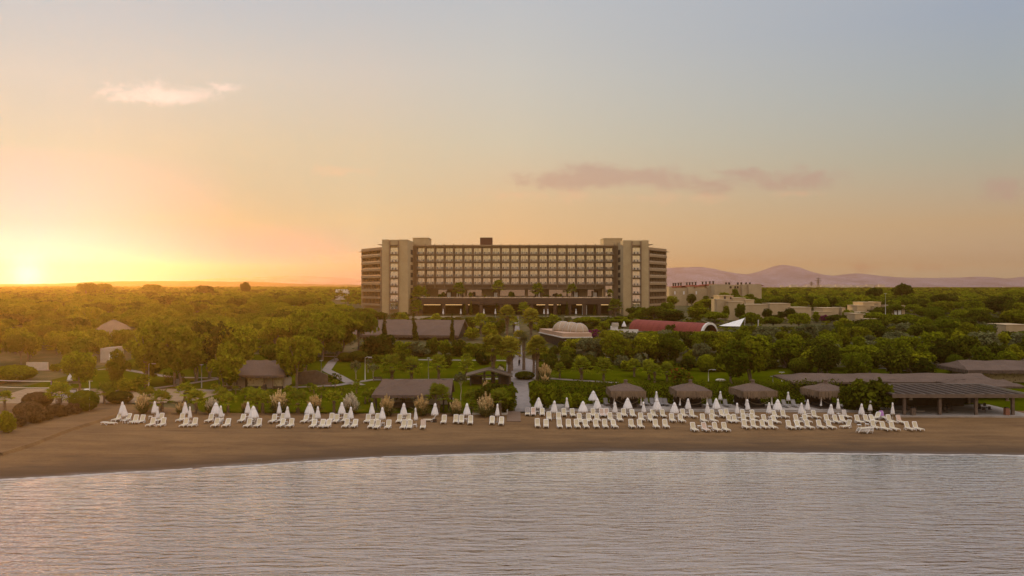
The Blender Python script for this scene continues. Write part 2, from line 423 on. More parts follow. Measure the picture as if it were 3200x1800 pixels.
RIDGE = pmat('ridge_scrub', (.045, .040, .022), (.15, .10, .06), .03, 1, coord='Object', detail=8, spec=.05)
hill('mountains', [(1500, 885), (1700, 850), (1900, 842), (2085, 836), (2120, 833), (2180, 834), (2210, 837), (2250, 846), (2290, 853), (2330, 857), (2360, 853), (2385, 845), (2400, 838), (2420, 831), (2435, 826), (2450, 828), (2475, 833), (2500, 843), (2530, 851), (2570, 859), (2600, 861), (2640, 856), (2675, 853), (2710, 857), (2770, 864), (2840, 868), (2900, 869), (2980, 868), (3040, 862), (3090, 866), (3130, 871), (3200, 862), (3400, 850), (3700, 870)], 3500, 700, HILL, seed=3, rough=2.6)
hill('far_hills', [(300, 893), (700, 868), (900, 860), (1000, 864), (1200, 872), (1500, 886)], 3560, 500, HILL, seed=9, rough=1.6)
hill('ridge', [(-900, 886), (-300, 884), (0, 886), (200, 884), (300, 880), (400, 877.5), (560, 876.5), (740, 876.5), (830, 880), (900, 884), (1000, 887), (1130, 889), (1500, 893)], 2300, 700, RIDGE, seed=5, rough=1.2)
hill('far_woods_ridge', [(2600, 899), (2780, 897), (2900, 896.5), (3000, 896), (3120, 895.5), (3300, 893), (3800, 890)], 1800, 500, RIDGE, seed=6, rough=.7)
# ------------------------------------------------------------------ haze
hz = MB().box(-3500, 3500, -600, 4150, -14, 130)
HZ = bpy.data.materials.new("air_haze"); HZ.use_nodes = True
ht = HZ.node_tree; ht.nodes.clear(); ho = ht.nodes.new('ShaderNodeOutputMaterial'); hv = ht.nodes.new('ShaderNodeVolumePrincipled')
hv.inputs['Color'].default_value = (.97, .47, .14, 1); hv.inputs['Density'].default_value = 2.2e-4; hv.inputs['Anisotropy'].default_value = .73
ht.links.new(hv.outputs[0], ho.inputs['Volume'])
tag(hz.build('haze', HZ), kind='stuff')
# ------------------------------------------------------------------ hotel
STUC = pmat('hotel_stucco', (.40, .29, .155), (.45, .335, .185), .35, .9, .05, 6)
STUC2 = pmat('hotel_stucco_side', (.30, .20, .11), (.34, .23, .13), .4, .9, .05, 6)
BRN = pmat('hotel_brown_trim', (.21, .138, .080), (.25, .168, .098), .6, .75)
BRN2 = pmat('hotel_podium_brown', (.060, .034, .022), (.075, .043, .028), .5, .7)
DARK = pmat('dark_interior', (.02, .015, .012), (.045, .032, .024), 1.5, .8)
RAILM = pmat('pale_rail', (.55, .50, .44), rough=.5)
CREAMP = pmat('white_door_paint', (.78, .74, .68), rough=.6)
LOUV = pmat('brown_louvre', (.10, .045, .03), (.14, .06, .04), 2.0, .6, sc_=(1, 1, 6))
def glass_mat(name, cur, refl=.55, rough=.03, tint=(.95, .93, .9, 1)):
    m = bpy.data.materials.new(name); m.use_nodes = True; t = m.node_tree; n = NT(t); t.nodes.clear()
    out = n.n('ShaderNodeOutputMaterial')
    tc_ = n.n('ShaderNodeTexCoord'); oi = n.n('ShaderNodeObjectInfo')
    f = n.noise(n.mapping(tc_.outputs['Object'], (9, 1, .4)), 1.0, 2)
    c = n.ramp(f, [(.35, tuple(q * .72 for q in cur) + (1,)), (.6, cur + (1,))])
    c = n.mix(n.m('MULTIPLY', n.m('POWER', oi.outputs['Random'], 2.5), .75), c, (.16, .12, .085, 1))
    df = n.n('ShaderNodeBsdfDiffuse'); n.l(c, df.inputs['Color'])
    gl = n.n('ShaderNodeBsdfGlossy'); gl.inputs['Roughness'].default_value = rough; gl.inputs['Color'].default_value = tint
    mx = n.n('ShaderNodeMixShader'); mx.inputs[0].default_value = refl
    n.l(df.outputs[0], mx.inputs[1]); n.l(gl.outputs[0], mx.inputs[2]); n.l(mx.outputs[0], out.inputs['Surface'])
    return m
WGL = glass_mat('window_glass_curtain', (.62, .53, .36), .58)
LGL = glass_mat('lobby_glass', (.17, .12, .09), .35)
WLG = glass_mat('wing_glass', (.30, .22, .13), .35)
RGL = glass_mat('balcony_glass', (.30, .24, .18), .38, .12)
def emis(name, c, s):
    m = bpy.data.materials.new(name); m.use_nodes = True; b = m.node_tree.nodes['Principled BSDF']
    b.inputs['Base Color'].default_value = c; b.inputs['Emission Color'].default_value = c; b.inputs['Emission Strength'].default_value = s
    return m
LED = emis('warm_light_strip', (1, .62, .25, 1), .75)

HB = Vector((1.4, 332, 8.2))
hotel = tag(empty('hotel_building', HB), 'long beige hotel with a grid of balconies between two tall plain towers', 'hotel')
def hp(name, mb, mats, parent=None, smooth=False):
    """mesh in world coordinates, parented to the hotel (or to one of its parts)"""
    if parent is None or parent is hotel: return mb.build(name, mats, hotel, smooth, loc=-HB)
    return mb.build(name, mats, parent, smooth)          # part sits at -HB, so its children share the same frame
Z5, FH, BW, X0 = 20.9, 3.2, 4.0, -40.7
bays = [X0 + BW * (i + .5) for i in range(21)]
floors = [Z5 + FH * k for k in range(5)]
# main wall and its grid
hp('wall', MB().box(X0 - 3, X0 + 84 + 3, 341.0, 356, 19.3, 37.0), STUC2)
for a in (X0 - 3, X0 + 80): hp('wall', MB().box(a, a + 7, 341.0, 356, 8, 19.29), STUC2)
gr = MB()
for i in range(22):
    x = X0 + BW * i
    gr.box(x - .42, x + .42, 339.5, 340.98, Z5 - .3, 37.0)
    gr.box(x - .09, x + .09, 338.45, 339.52, Z5 - .6, 38.0)
for z in floors[1:]: gr.box(X0 - .5, X0 + 84.5, 338.75, 340.99, z - .34, z + .02)
gr.box(X0 - .5, X0 + 84.5, 338.70, 340.99, Z5 - .34, Z5 + .02)
hp('facade_grid', gr, BRN)
pf = MB().box(X0 - .9, X0 + 84.9, 338.6, 356, 37.0, 37.22).box(X0 - .9, X0 + 84.9, 338.9, 339.2, 37.22, 37.62).box(X0 - .5, X0 + 84.5, 339.6, 340.985, 36.3, 36.99)
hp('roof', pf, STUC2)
bm_ = MB().box(X0 + 3.6, X0 + 80.4, 339.6, 342, 19.6, 20.55).box(X0 + 6.5, X0 + 78, 337.2, 341.9, 19.05, 19.4)
for i in range(1, 21): bm_.box(X0 + BW * i - .12, X0 + BW * i + .12, 338.2, 339.6, 19.4, 20.5)
hp('beam', bm_, BRN)
# one balcony, then copies
wn = MB(); hw, wz0, wz1, wy = 1.56, .22, 2.62, 1.62
wn.box(-hw, hw, wy, wy + .06, wz0, wz1, 0)
WGM = wn.mesh('window', [WGL])
fr = MB()
for x in (-hw, -.80, -.02, .38, hw): fr.box(x - .045, x + .045, wy - .06, wy - .003, wz0, wz1)
for z in (wz0, wz1): fr.box(-hw - .045, hw + .045, wy - .062, wy - .004, z - .05, z + .05)
FRM = fr.mesh('window_frame', [BRN])
ra = MB()
for z in (.98, .55, .14): ra.box(-1.56, 1.56, -.03, .03, z - .025, z + .025)
for i in range(14): ra.box(-1.56 + i * .24 - .013, -1.56 + i * .24 + .013, -.02, .02, .1, .98)
RAM = ra.mesh('railing', [RAILM])
se = MB().box(-1.2, 1.2, .45, 1.05, .012, .05).box(-.25, .25, .55, 1.0, .62, .68).box(-.03, .03, .75, .81, .02, .62)
for s_ in (-1, 1): se.box(s_ * .95 - .25, s_ * .95 + .25, .5, .95, .38, .44).box(s_ * .95 - .25, s_ * .95 + .25, .97, 1.02, .38, .88).box(s_ * .95 - .24, s_ * .95 - .19, .5, .96, .02, .38).box(s_ * .95 + .19, s_ * .95 + .24, .5, .96, .02, .38)
SEM = se.mesh('seating', [DARK])
bl_ = MB().box(-1.57, 1.57, -.1, 1.5, .02, .05); BLM = bl_.mesh('balcony', [BRN])
cells = [(x, z) for z in floors for x in bays]
cells.sort(key=lambda c: -c[1])
for x, z in cells[:100]:
    b = link('balcony', BLM, hotel, Vector((x, 339.25, z)) - HB)
    link('window', WGM, b); link('window_frame', FRM, b); link('railing', RAM, b); link('seating', SEM, b)
rest = cells[100:] + [(bays[0], Z5 - FH), (bays[20], Z5 - FH), (bays[0], Z5 - 2 * FH + .4), (bays[20], Z5 - 2 * FH + .4)]
rb = MB()
for x, z in rest:
    for me_, mi in ((BLM, 1), (WGM, 0), (FRM, 1), (RAM, 2), (SEM, 3)):
        b0 = len(rb.v); rb.v += [(v.co.x + x, v.co.y + 339.25, v.co.z + z) for v in me_.vertices]
        for p in me_.polygons: rb.f.append(tuple(b0 + i for i in p.vertices)); rb.mi.append(mi)
o = hp('balcony', rb, [WGL, BRN, RAILM, DARK]); o['kind'] = 'stuff'
for x in (X0 - .4, X0 + 3.6, X0 + 79.6, X0 + 83.6): hp('edge_pier', MB().box(x, x + .8, 339.4, 341.02, 12, Z5 - .35), BRN)
hp('corner_wall', MB().box(X0 - 3, X0 - .41, 339.3, 341.3, 8, 37.1), BRN); hp('corner_wall', MB().box(X0 + 84.41, X0 + 87, 339.3, 341.3, 8, 37.1), BRN)
# lobby level with white doors
lb = MB().box(X0 + 4.5, X0 + 79.5, 343.0, 343.4, 15.3, 19.2)
LBW = pmat('lobby_wall', (.30, .21, .125), (.36, .255, .155), .25, .8)
lobby = hp('lobby_wall', lb, LBW)
for a, b in ((1370, 1398), (1440, 1452), (1460, 1505), (1562, 1640), (1650, 1678), (1716, 1770), (1772, 1796), (1836, 1856)):
    xa, xb = (a - 1600) / 2500 * 343, (b - 1600) / 2500 * 343
    hp('lobby_glass', MB().box(xa, xb, 342.86, 342.97, 15.4, 18.6), LGL, lobby)
for px in (1403, 1432.5, 1549.5, 1682, 1800, 1859.5):
    x = (px - 1600) / 2500 * 341
    dd = MB().box(x - .75, x - .04, 341.2, 341.3, 15.3, 17.35).box(x + .04, x + .75, 341.2, 341.3, 15.3, 17.35)
    d = hp('terrace_door', dd, CREAMP)
    hp('door_frame', MB().box(x - 1.15, x - .8, 340.9, 342.8, 15.3, 17.9).box(x + .8, x + 1.15, 340.9, 342.8, 15.3, 17.9).box(x - 1.15, x + 1.15, 340.9, 342.8, 17.9, 18.15), BRN2, d)
# podium and terrace
po = MB().box(-37.6, 41.4, 325.0, 342.9, 12.75, 15.25)
podium = hp('podium', po, BRN2)
pr = MB()
for i in range(27): pr.box(-37.2 + i * 2.9, -37.2 + i * 2.9 + 2.6, 325.15, 325.22, 15.26, 15.75)
hp('glass_parapet', pr, RGL, podium)
pl = MB().box(-35, 39.5, 325.6, 326.4, 15.26, 15.5); hp('planter_wall', pl, STUC2, podium)
for x in (-37, -27.8, -18.6, -12.6, -4.4, 8, 14.2, 17.5, 23.5, 29.5, 35.5, 40): hp('podium_column', MB().box(x - .65, x + .65, 325.2, 326.4, 7.6, 12.75), BRN2, podium)
hp('ground_floor_wall', MB().box(-37.6, 41.4, 335, 336, 7, 12.75), DARK, podium)
for a, b, d in ((-36, -29.2, 334.5), (-27.4, -20.4, 334.5), (-18.4, -16.9, 334.5), (10, 17, 334.5), (18.4, 19.8, 334.5), (26.3, 28.6, 334.5), (36.2, 40.2, 334.5)): hp('light_strip', MB().box(a, b, 326.6, 327.0, 12.35, 12.62), LED, podium)
for a, b in ((-14, -4), (-3.5, -.5), (3.2, 7.2)): hp('dim_strip', MB().box(a, b, 327, 327.3, 12.4, 12.55), RAILM, podium)
hp('white_panel', MB().box(28.7, 30.6, 326.8, 327, 8, 12.3), CREAMP, podium)
# towers
def tower(x0, x1, xc, inner, ztop):
    y0, y1, zb = 322.6, 346, 6.5
    hwid, iy = 1.95, .95
    t = MB().box(x0, xc - hwid, y0, y1, zb, ztop).box(xc + hwid, x1, y0, y1, zb, ztop).box(xc - hwid, xc + hwid, y0 + iy, y1 - .01, zb, ztop - .02)
    tw = hp('tower', t, STUC)
    f = MB()
    for s_ in (-1, 1): f.box(xc + s_ * 1.83 - .22, xc + s_ * 1.83 + .22, y0 - .45, y0 + iy, zb, ztop - .5)
    for k in range(8): f.box(xc - 1.6, xc + 1.6, y0 - .1, y0 + iy, 36.15 - 3.18 * (k + 1) - .17, 36.15 - 3.18 * (k + 1) + .12)
    f.box(xc - 1.6, xc + 1.6, y0 + .2, y0 + iy, 36.4, 36.75)
    hp('fin', f, BRN, tw)
    for k in range(8):
        z = 36.15 - 3.18 * (k + 1) + .12
        g = MB().box(xc - 1.58, xc + 1.58, y0 + iy - .2, y0 + iy - .1, z + .05, z + 2.5)
        hp('window', g, WGL, tw)
        g = MB()
        for x in (-1.55, -.5, .15, 1.55): g.box(xc + x - .045, xc + x + .045, y0 + iy - .26, y0 + iy - .2, z, z + 2.5)
        for zz in (.15, .5, .95): g.box(xc - 1.58, xc + 1.58, y0 - .06, y0, z + zz - .025, z + zz + .025)
        for q in range(13): g.box(xc - 1.56 + q * .26 - .014, xc - 1.56 + q * .26 + .014, y0 - .05, y0 - .01, z, z + .95)
        for s_ in (-.7, .6): g.box(xc + s_ - .25, xc + s_ + .25, y0 + .15, y0 + .6, z, z + .75, 1)
        hp('railing', g, [RAILM, DARK], tw)
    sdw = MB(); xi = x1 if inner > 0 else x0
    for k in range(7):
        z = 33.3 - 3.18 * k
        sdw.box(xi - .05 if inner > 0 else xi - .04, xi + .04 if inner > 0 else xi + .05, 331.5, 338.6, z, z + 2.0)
    hp('side_recess_shade', sdw, DARK, tw)  # flat dark panels that paint the shade of recessed balconies
    return tw
tower(-52.4, -42.0, -47.55, 1, 38.9)
tower(44.9, 55.1, 50.2, -1, 38.6)
for x0, x1, s_ in ((-54.6, -52.4, -1), (55.1, 57.3, 1)):
    a, b = (x1, x0) if s_ < 0 else (x0, x1)
    mb = MB().prism([(a, 36.5), (b, 36.95), (b, 37.1), (a, 37.1)], 324.5, 327.5, 'y')
    hp('side_canopy', mb, BRN)
# wings, folded back from the towers
def wing(A, B, nm):
    A, B = Vector(A + (0,)), Vector(B + (0,)); L = (B - A).length; u = (B - A) / L
    n_ = Vector((u.y, -u.x, 0))
    if n_.y > 0: n_ = -n_
    M = Matrix((tuple(u) + (0,), tuple(-n_) + (0,), (0, 0, 1, 0), (0, 0, 0, 1))).transposed(); M.translation = A
    def bx(mb, t0, t1, d0, d1, z0, z1, mi=0): return mb.box(t0, t1, -d1, -d0, z0, z1, mi, M)
    body = MB(); bx(body, 0, L, -9, 0, 6.5, 37.9)
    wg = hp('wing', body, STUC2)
    par = MB(); gls = MB(); win = MB(); dv = MB()
    for k in range(8):
        z = 33.75 - 3.18 * k
        bx(par, 1.2, L - 3.6, 0.02, 1.5, z - .35, z + .62)
        bx(par, L - 3.6, L - 3.2, .02, 1.5, z - .35, z + .05)
        if k < 6: bx(gls, 1.4, L - 3.9, 1.3, 1.38, z + .63, z + 1.1)
        bx(win, 1.5, L - 4.2, .003, .06, z + .7, z + 2.7)
        for q in range(7): bx(dv, 1.4 + q * (L - 5.4) / 6 - .1, 1.4 + q * (L - 5.4) / 6 + .1, .02, 1.1, z + .6, z + 2.82)
        bx(dv, L - 2.4, L - .9, .004, .06, z + .6, z + 2.3)
    hp('balcony_parapet', par, STUC2, wg); hp('parapet_glass', gls, RGL, wg); hp('window', win, WLG, wg); hp('divider', dv, BRN, wg)
    tp = MB(); bx(tp, .5, L - 1, .02, 1.9, 36.3, 36.5); bx(tp, 0, 1.15, .02, 1.6, 7, 36.3)
    for q in range(7): bx(tp, 1.5 + q * (L - 3) / 7, 1.7 + q * (L - 3) / 7, .02, 2.3, 36.5, 36.66)
    hp('pergola_fins', tp, BRN, wg)
wing((-57.5, 361), (-72.3, 384), 'l')
wing((60.2, 361), (74.2, 384), 'r')
# roof rooms
hp('penthouse', MB().box(-42.3, -35.6, 341, 353, 37.2, 40.6).box(-42.5, -35.4, 340.8, 353.2, 40.6, 40.75), STUC)
hp('penthouse', MB().box(39.0, 47.0, 341, 353, 37.2, 40.4).box(38.8, 47.2, 340.8, 353.2, 40.4, 40.55), STUC)
lv = MB().box(-13.6, -8.4, 342, 347, 37.2, 40.9)
for k in range(12): lv.box(-13.7, -8.3, 341.9, 342.05, 37.4 + k * .29, 37.55 + k * .29)
hp('plant_room', lv, LOUV)
for x in (-9.5, -10.6, -13, 2.2, 12, 19): hp('roof_vent', MB().box(x - .4, x + .4, 342, 343, 37.2, 37.75), RAILM)
# ------------------------------------------------------------------ lawns, paths, terraces
def grass_mat():
    m = bpy.data.materials.new("lawn_grass"); m.use_nodes = True; t = m.node_tree; n = NT(t); b = t.nodes['Principled BSDF']
    b.inputs['Roughness'].default_value = 1; b.inputs['Specular IOR Level'].default_value = 0
    pos = n.n('ShaderNodeNewGeometry').outputs['Position']
    f = n.noise(pos, .16, 5, .6); f2 = n.noise(n.mapping(pos, (1, .6, 1)), 3.5, 4, .7)
    c = n.ramp(f, [(.35, (.048, .058, .0008, 1)), (.55, (.070, .081, .0008, 1)), (.7, (.102, .100, .003, 1))])
    c = n.mix(n.m('MULTIPLY', f2, .55), c, (.035, .042, .001, 1))
    n.l(c, b.inputs['Base Color'])
    bp = n.n('ShaderNodeBump'); bp.inputs['Strength'].default_value = .5; bp.inputs['Distance'].default_value = .1
    n.l(f2, bp.inputs['Height']); n.l(bp.outputs[0], b.inputs['Normal'])
    return m
GRASS = grass_mat()
def drape(name, poly, mat, off, step=1.5, kind='structure'):
    """flat polygon (x, y) laid on the terrain"""
    bm = bmesh.new(); vs_ = [bm.verts.new((x, y, 0)) for x, y in poly]; bm.faces.new(vs_)
    xs = [p[0] for p in poly]; ys = [p[1] for p in poly]
    k = math.floor(min(ys) / step) * step
    while k < max(ys):
        bmesh.ops.bisect_plane(bm, geom=bm.verts[:] + bm.edges[:] + bm.faces[:], plane_co=(0, k, 0), plane_no=(0, 1, 0)); k += step
    if max(xs) - min(xs) > 6:
        k = math.floor(min(xs) / 4) * 4
        while k < max(xs):
            bmesh.ops.bisect_plane(bm, geom=bm.verts[:] + bm.edges[:] + bm.faces[:], plane_co=(k, 0, 0), plane_no=(1, 0, 0)); k += 4
    for v in bm.verts: v.co.z = G(v.co.x, v.co.y) + off
    me = bpy.data.meshes.new(name); bm.to_mesh(me); bm.free(); me.materials.append(mat)
    return tag(link(name, me), kind=kind)
lx = [-46 + i * 2 for i in range(31)]
fr_ = lambda x: beach_back(x) + .3 + .35 * math.sin(x * .8) + .2 * math.sin(x * 2.1)
def bandpoly(x0, x1, yf, yb, st=1.5):
    xs = []; x = x0
    while x < x1: xs.append(x); x += st
    xs.append(x1)
    return [(x, yf(x) if callable(yf) else yf) for x in xs] + [(x, yb(x) if callable(yb) else yb) for x in reversed(xs)]
drape('lawn', bandpoly(-90, .2, lambda x: ip(x, [-90, -62, -58, -50, -46, 0.2], [146, 146, 140, 126, 119.6, 120]) + .3 * math.sin(x * 1.1), 199), GRASS, .05)
drape('lawn', bandpoly(3.2, 100, 121.5, lambda x: ip(x, [3, 20, 40, 60, 100], [186, 186, 182, 176, 174])), GRASS, .05)
PAVE = pmat('pale_paving', (.19, .155, .135), (.25, .205, .18), 1.2, .85, .1, 5)
PAVE2 = pmat('promenade_paving', (.17, .14, .125), (.23, .195, .175), .8, .8, .15, 4)
drape('promenade', [(.45, 120.5), (2.95, 120.5), (3.0, 152), (5.5, 158), (5.5, 186), (2.6, 192), (2.5, 318), (.9, 318), (.8, 192), (-1.2, 186), (-1.2, 158), (.3, 152)], PAVE2, .13)
def strip(name, pts, wd, mat, off=.1):
    """path along points, each (px, py) on the ground"""
    q = [P(*p) for p in pts]; L, Rr = [], []
    for i, p in enumerate(q):
        d = (q[min(i + 1, len(q) - 1)] - q[max(i - 1, 0)]); d.z = 0; d.normalize(); nn = Vector((-d.y, d.x, 0))
        L.append((p.x + nn.x * wd / 2, p.y + nn.y * wd / 2)); Rr.append((p.x - nn.x * wd / 2, p.y - nn.y * wd / 2))
    return drape(name, L + Rr[::-1], mat, off, 1.0)
strip('footpath', [(555, 1223), (700, 1221), (830, 1214), (930, 1211), (1050, 1206), (1110, 1196), (1165, 1188), (1300, 1188), (1470, 1186), (1600, 1184)], 1.7, PAVE)
strip('footpath', [(1128, 1205), (1090, 1195), (1060, 1178), (1020, 1158), (1040, 1130), (1060, 1120)], 2.0, PAVE)
strip('footpath', [(330, 1226), (480, 1215), (560, 1205), (640, 1192), (690, 1184)], 1.6, PAVE, .11)
strip('footpath', [(545, 1181), (690, 1183)], 1.4, PAVE, .12)
strip('footpath', [(980, 1113), (1110, 1118), (1200, 1123), (1350, 1126), (1500, 1127), (1590, 1128)], 1.6, PAVE)
strip('footpath', [(1670, 1180), (1760, 1187), (1840, 1192), (1930, 1198)], 1.6, PAVE)
strip('footpath', [(2700, 1150), (2780, 1153), (2830, 1160)], 1.6, PAVE)
strip('footpath', [(70, 1158), (300, 1157), (340, 1154), (400, 1158), (470, 1170), (540, 1181)], 1.5, PAVE, .11)
SANDL = pmat('court_sand', (.24, .16, .09), (.31, .215, .125), .8, .95, .2, 3)
drape('sand_court', [(-86, 128.5), (-57, 128.5), (-52, 131), (-50.5, 141), (-56, 144.5), (-88, 145)], SANDL, .09)
CONC = pmat('terrace_concrete', (.27, .23, .195), (.34, .29, .25), .6, .85, .1, 3)
tz = 1.32
td = MB().prism([(3.4, 121.8), (20, 121.4), (40, 121.0), (62, 120.2), (62, 127), (3.4, 127)], .2, tz)
tag(td.build('terrace', CONC), kind='structure')
tag(MB().prism([(3.4, 121.3), (20, 120.9), (40, 120.5), (62, 119.7), (62, 120.195), (40, 120.995), (20, 121.395), (3.4, 121.795)], .2, tz - .16).build('terrace_step', CONC), kind='structure')
WOOD = pmat('boardwalk_wood', (.15, .095, .06), (.23, .15, .10), 1.0, .8, sc_=(.4, 6, 1))
bw = MB()
for i in range(26): bw.box(-.75, 1.25, 113.4 + i * .3, 113.4 + i * .3 + .27, .3, G(0, 113.4 + i * .3) + .12)
tag(bw.build('boardwalk', WOOD), kind='structure')
KERB = pmat('pale_kerb', (.42, .38, .33), rough=.8)
tag(MB().box(-5.9, -.6, 118.3, 118.5, .5, 1.28).box(-.78, -.6, 118.5, 121.2, .5, 1.55).build('planting_kerb', KERB), kind='structure')
# low edge running down the beach on the far left
eb = [P(0, 1424), P(100, 1392), P(200, 1352), P(300, 1321), P(390, 1292)]
em = MB()
for a, b in zip(eb[:-1], eb[1:]):
    d = (b - a).normalized(); nn = Vector((-d.y, d.x, 0))
    up = Vector((0, 0, .34)); dn = Vector((0, 0, -.2))
    em.face([a - nn * .75 + dn, b - nn * .75 + dn, b - nn * .15 + up, a - nn * .15 + up]).face([a - nn * .15 + up, b - nn * .15 + up, b + nn * .2 + up, a + nn * .2 + up]).face([a + nn * .2 + up, b + nn * .2 + up, b + nn * 1.1 + dn * .1, a + nn * 1.1 + dn * .1])
tag(em.build('sand_berm', SAND, smooth=False), kind='structure')

# ------------------------------------------------------------------ thatch
def thatch_mat(name, a, b):
    m = bpy.data.materials.new(name); m.use_nodes = True; t = m.node_tree; n = NT(t); bs = t.nodes['Principled BSDF']
    bs.inputs['Roughness'].default_value = 1; bs.inputs['Specular IOR Level'].default_value = .1
    tc_ = n.n('ShaderNodeTexCoord')
    f = n.noise(n.mapping(tc_.outputs['Object'], (5, 5, 1.2)), 1.5, 5, .7); g = n.noise(tc_.outputs['Object'], .35, 4)
    c = n.mix(f, tuple(a) + (1,), tuple(b) + (1,)); c = n.mix(n.m('MULTIPLY', g, .6), c, tuple(q * .5 for q in a) + (1,))
    n.l(c, bs.inputs['Base Color'])
    bp = n.n('ShaderNodeBump'); bp.inputs['Strength'].default_value = .8; bp.inputs['Distance'].default_value = .12
    n.l(f, bp.inputs['Height']); n.l(bp.outputs[0], bs.inputs['Normal'])
    return m
TH = thatch_mat('thatch_grey', (.085, .056, .043), (.255, .18, .14))
TH2 = thatch_mat('thatch_straw', (.13, .088, .055), (.42, .30, .20))
DWOOD = pmat('dark_timber', (.035, .024, .018), (.06, .042, .03), 1.5, .8)
MWOOD = pmat('brown_timber', (.10, .068, .048), (.15, .105, .075), 1.5, .8)
def fringe(mb, pts, drop, n_per_m=7, jit=.35, z_in=0.0, mi=0, thick=.12):
    """ragged straw edge hanging from a poly-line of points"""
    for a, b in zip(pts[:-1], pts[1:]):
        a, b = Vector(a), Vector(b); L = (b - a).length; k = max(2, int(L * n_per_m)); d = (b - a) / k; nn = Vector((d.y, -d.x, 0)).normalized() * thick
        for i in range(k):
            p, q = a + d * (i - .15), a + d * (i + 1.15); h = drop * (1 - jit * rnd.random()); o_ = nn * rnd.uniform(-.4, 1)
            mb.face([p + o_, q + o_, q + o_ * 1.3 + Vector((0, 0, -h)), p + o_ * 1.3 + Vector((0, 0, -h * rnd.uniform(.8, 1)))], mi)
def gable_roof(name, parent, base, x0, x1, yf, yr, yb, ze, zr, mat, th=.35, hip0=0, hip1=0, drop=.5):
    """ridge along x; rows of slightly uneven courses"""
    mb = MB(); nx = max(4, int((x1 - x0) / .8)); ny = 7
    def slope(y_e, sgn):
        g = []
        for j in range(ny + 1):
            t = j / ny; row = []
            for i in range(nx + 1):
                s_ = i / nx; xa = x0 + hip0 * t; xb = x1 - hip1 * t
                row.append(Vector((xa + (xb - xa) * s_, y_e + (yr - y_e) * t, ze + (zr - ze) * t + rnd.uniform(-.05, .05) + .06 * math.sin(s_ * 19 + j))))
            g.append(row)
        for j in range(ny):
            for i in range(nx):
                q = [g[j][i], g[j][i + 1], g[j + 1][i + 1], g[j + 1][i]]
                mb.face(q if sgn > 0 else q[::-1])
        return g
    a = slope(yf, 1); b = slope(yb, -1)
    for (hp_, k) in ((hip0, 0), (hip1, -1)):
        if hp_:
            e = [r[k] for r in a] + [r[k] for r in b][::-1]
            mb.face(e if k else e[::-1])
    fringe(mb, [a[0][0], a[0][-1]], drop); fringe(mb, [b[0][-1], b[0][0]], drop)
    if hip0: fringe(mb, [b[0][0], a[0][0]], drop)
    if hip1: fringe(mb, [a[0][-1], b[0][-1]], drop)
    for k in (0, -1):       # barge edges
        if not (hip0 if k == 0 else hip1):
            s_ = -.02 if k == 0 else .02
            for r_ in (a, b):
                for j in range(ny): mb.face([r_[j][k], r_[j + 1][k], r_[j + 1][k] + Vector((s_, 0, -th)), r_[j][k] + Vector((s_, 0, -th))])
    # underside
    for r_ in (a, b):
        mb.face([r_[0][0] + Vector((0, 0, -th)), r_[0][-1] + Vector((0, 0, -th)), r_[-1][-1] + Vector((0, 0, -th)), r_[-1][0] + Vector((0, 0, -th))])
    return mb.build(name, mat, parent, loc=-base)
def bparts(root, base):
    def f(name, mb, mats, parent=None, smooth=False):
        return mb.build(name, mats, root if parent is None else parent, smooth, loc=-base if parent is None else None)
    return f
# long hall with a gable at its right end
b0 = Vector((-29, 240, 4.5)); t = tag(empty('thatched_hall', b0), 'long thatched hall with an open dark gable, three cypresses in front', 'hall'); f = bparts(t, b0)
gable_roof('roof', t, b0, -47, -14.2, 231, 240.5, 250, 5.95, 10.0, TH, drop=.9)
f('gable_wall', MB().prism([(231.6, 5.9), (249.4, 5.9), (240.5, 9.5)], -15.1, -14.7, 'x'), DWOOD)
f('wall', MB().box(-46.5, -15.2, 233.6, 248, 3.5, 6.4), DARK)
for x in (-44, -38, -32, -26, -20.5, -15.2): f('post', MB().box(x - .14, x + .14, 231.5, 231.8, 3.6, 5.95), MWOOD)
f('barge_board', MB().prism([(230.9, 5.7), (231.4, 5.6), (240.5, 9.75), (249.6, 5.6), (250.1, 5.7), (240.5, 10.25)], -14.15, -13.95, 'x'), MWOOD)
t.rotation_euler = (0, 0, R(-8))
# changing hut
b0 = Vector((-46.8, 148, 1.5)); t = tag(empty('thatched_hut', b0), 'low hut with a hipped thatched roof and pebbled cream wall panels', 'hut'); f = bparts(t, b0)
gable_roof('roof', t, b0, -53.2, -40.9, 144.2, 148.3, 152.4, 3.95, 6.3, TH, hip0=2.8, hip1=2.8, drop=.55)
PEB = pmat('pebbled_panel', (.36, .29, .17), (.13, .095, .05), 3.2, .8, contrast=(.55, .62))
CRM = pmat('cream_plaster', (.42, .35, .27), (.5, .42, .33), .8, .9)
f('wall', MB().box(-52.6, -41.6, 146.2, 151, 1.2, 4.0), CRM)
for x0, x1 in ((-52.3, -49.9), (-48.0, -45.0), (-43.2, -41.7)):
    p_ = f('wall_panel', MB().box(x0, x1, 145.2, 145.5, 1.9, 3.6), PEB)
    f('panel_base', MB().box(x0 - .05, x1 + .05, 145.0, 145.55, 1.2, 1.9), DWOOD, p_)
f('doorway', MB().box(-48.75, -48.2, 146.1, 146.19, 1.5, 3.5), DARK)
for x in (-53, -49.8, -44.9, -43.3): f('post', MB().box(x - .09, x + .09, 144.7, 144.88, 1.3, 4.0), MWOOD)
# low brown screen wall beside the hut
tag(MB().prism([(-40.6, 1.3), (-34.6, 1.3), (-34.6, 3.4), (-36.8, 4.3), (-40.6, 3.9)], 150, 150.3, 'y').build('screen_wall', MWOOD), 'brown timber screen wall joining the right end of the thatched hut', 'wall')
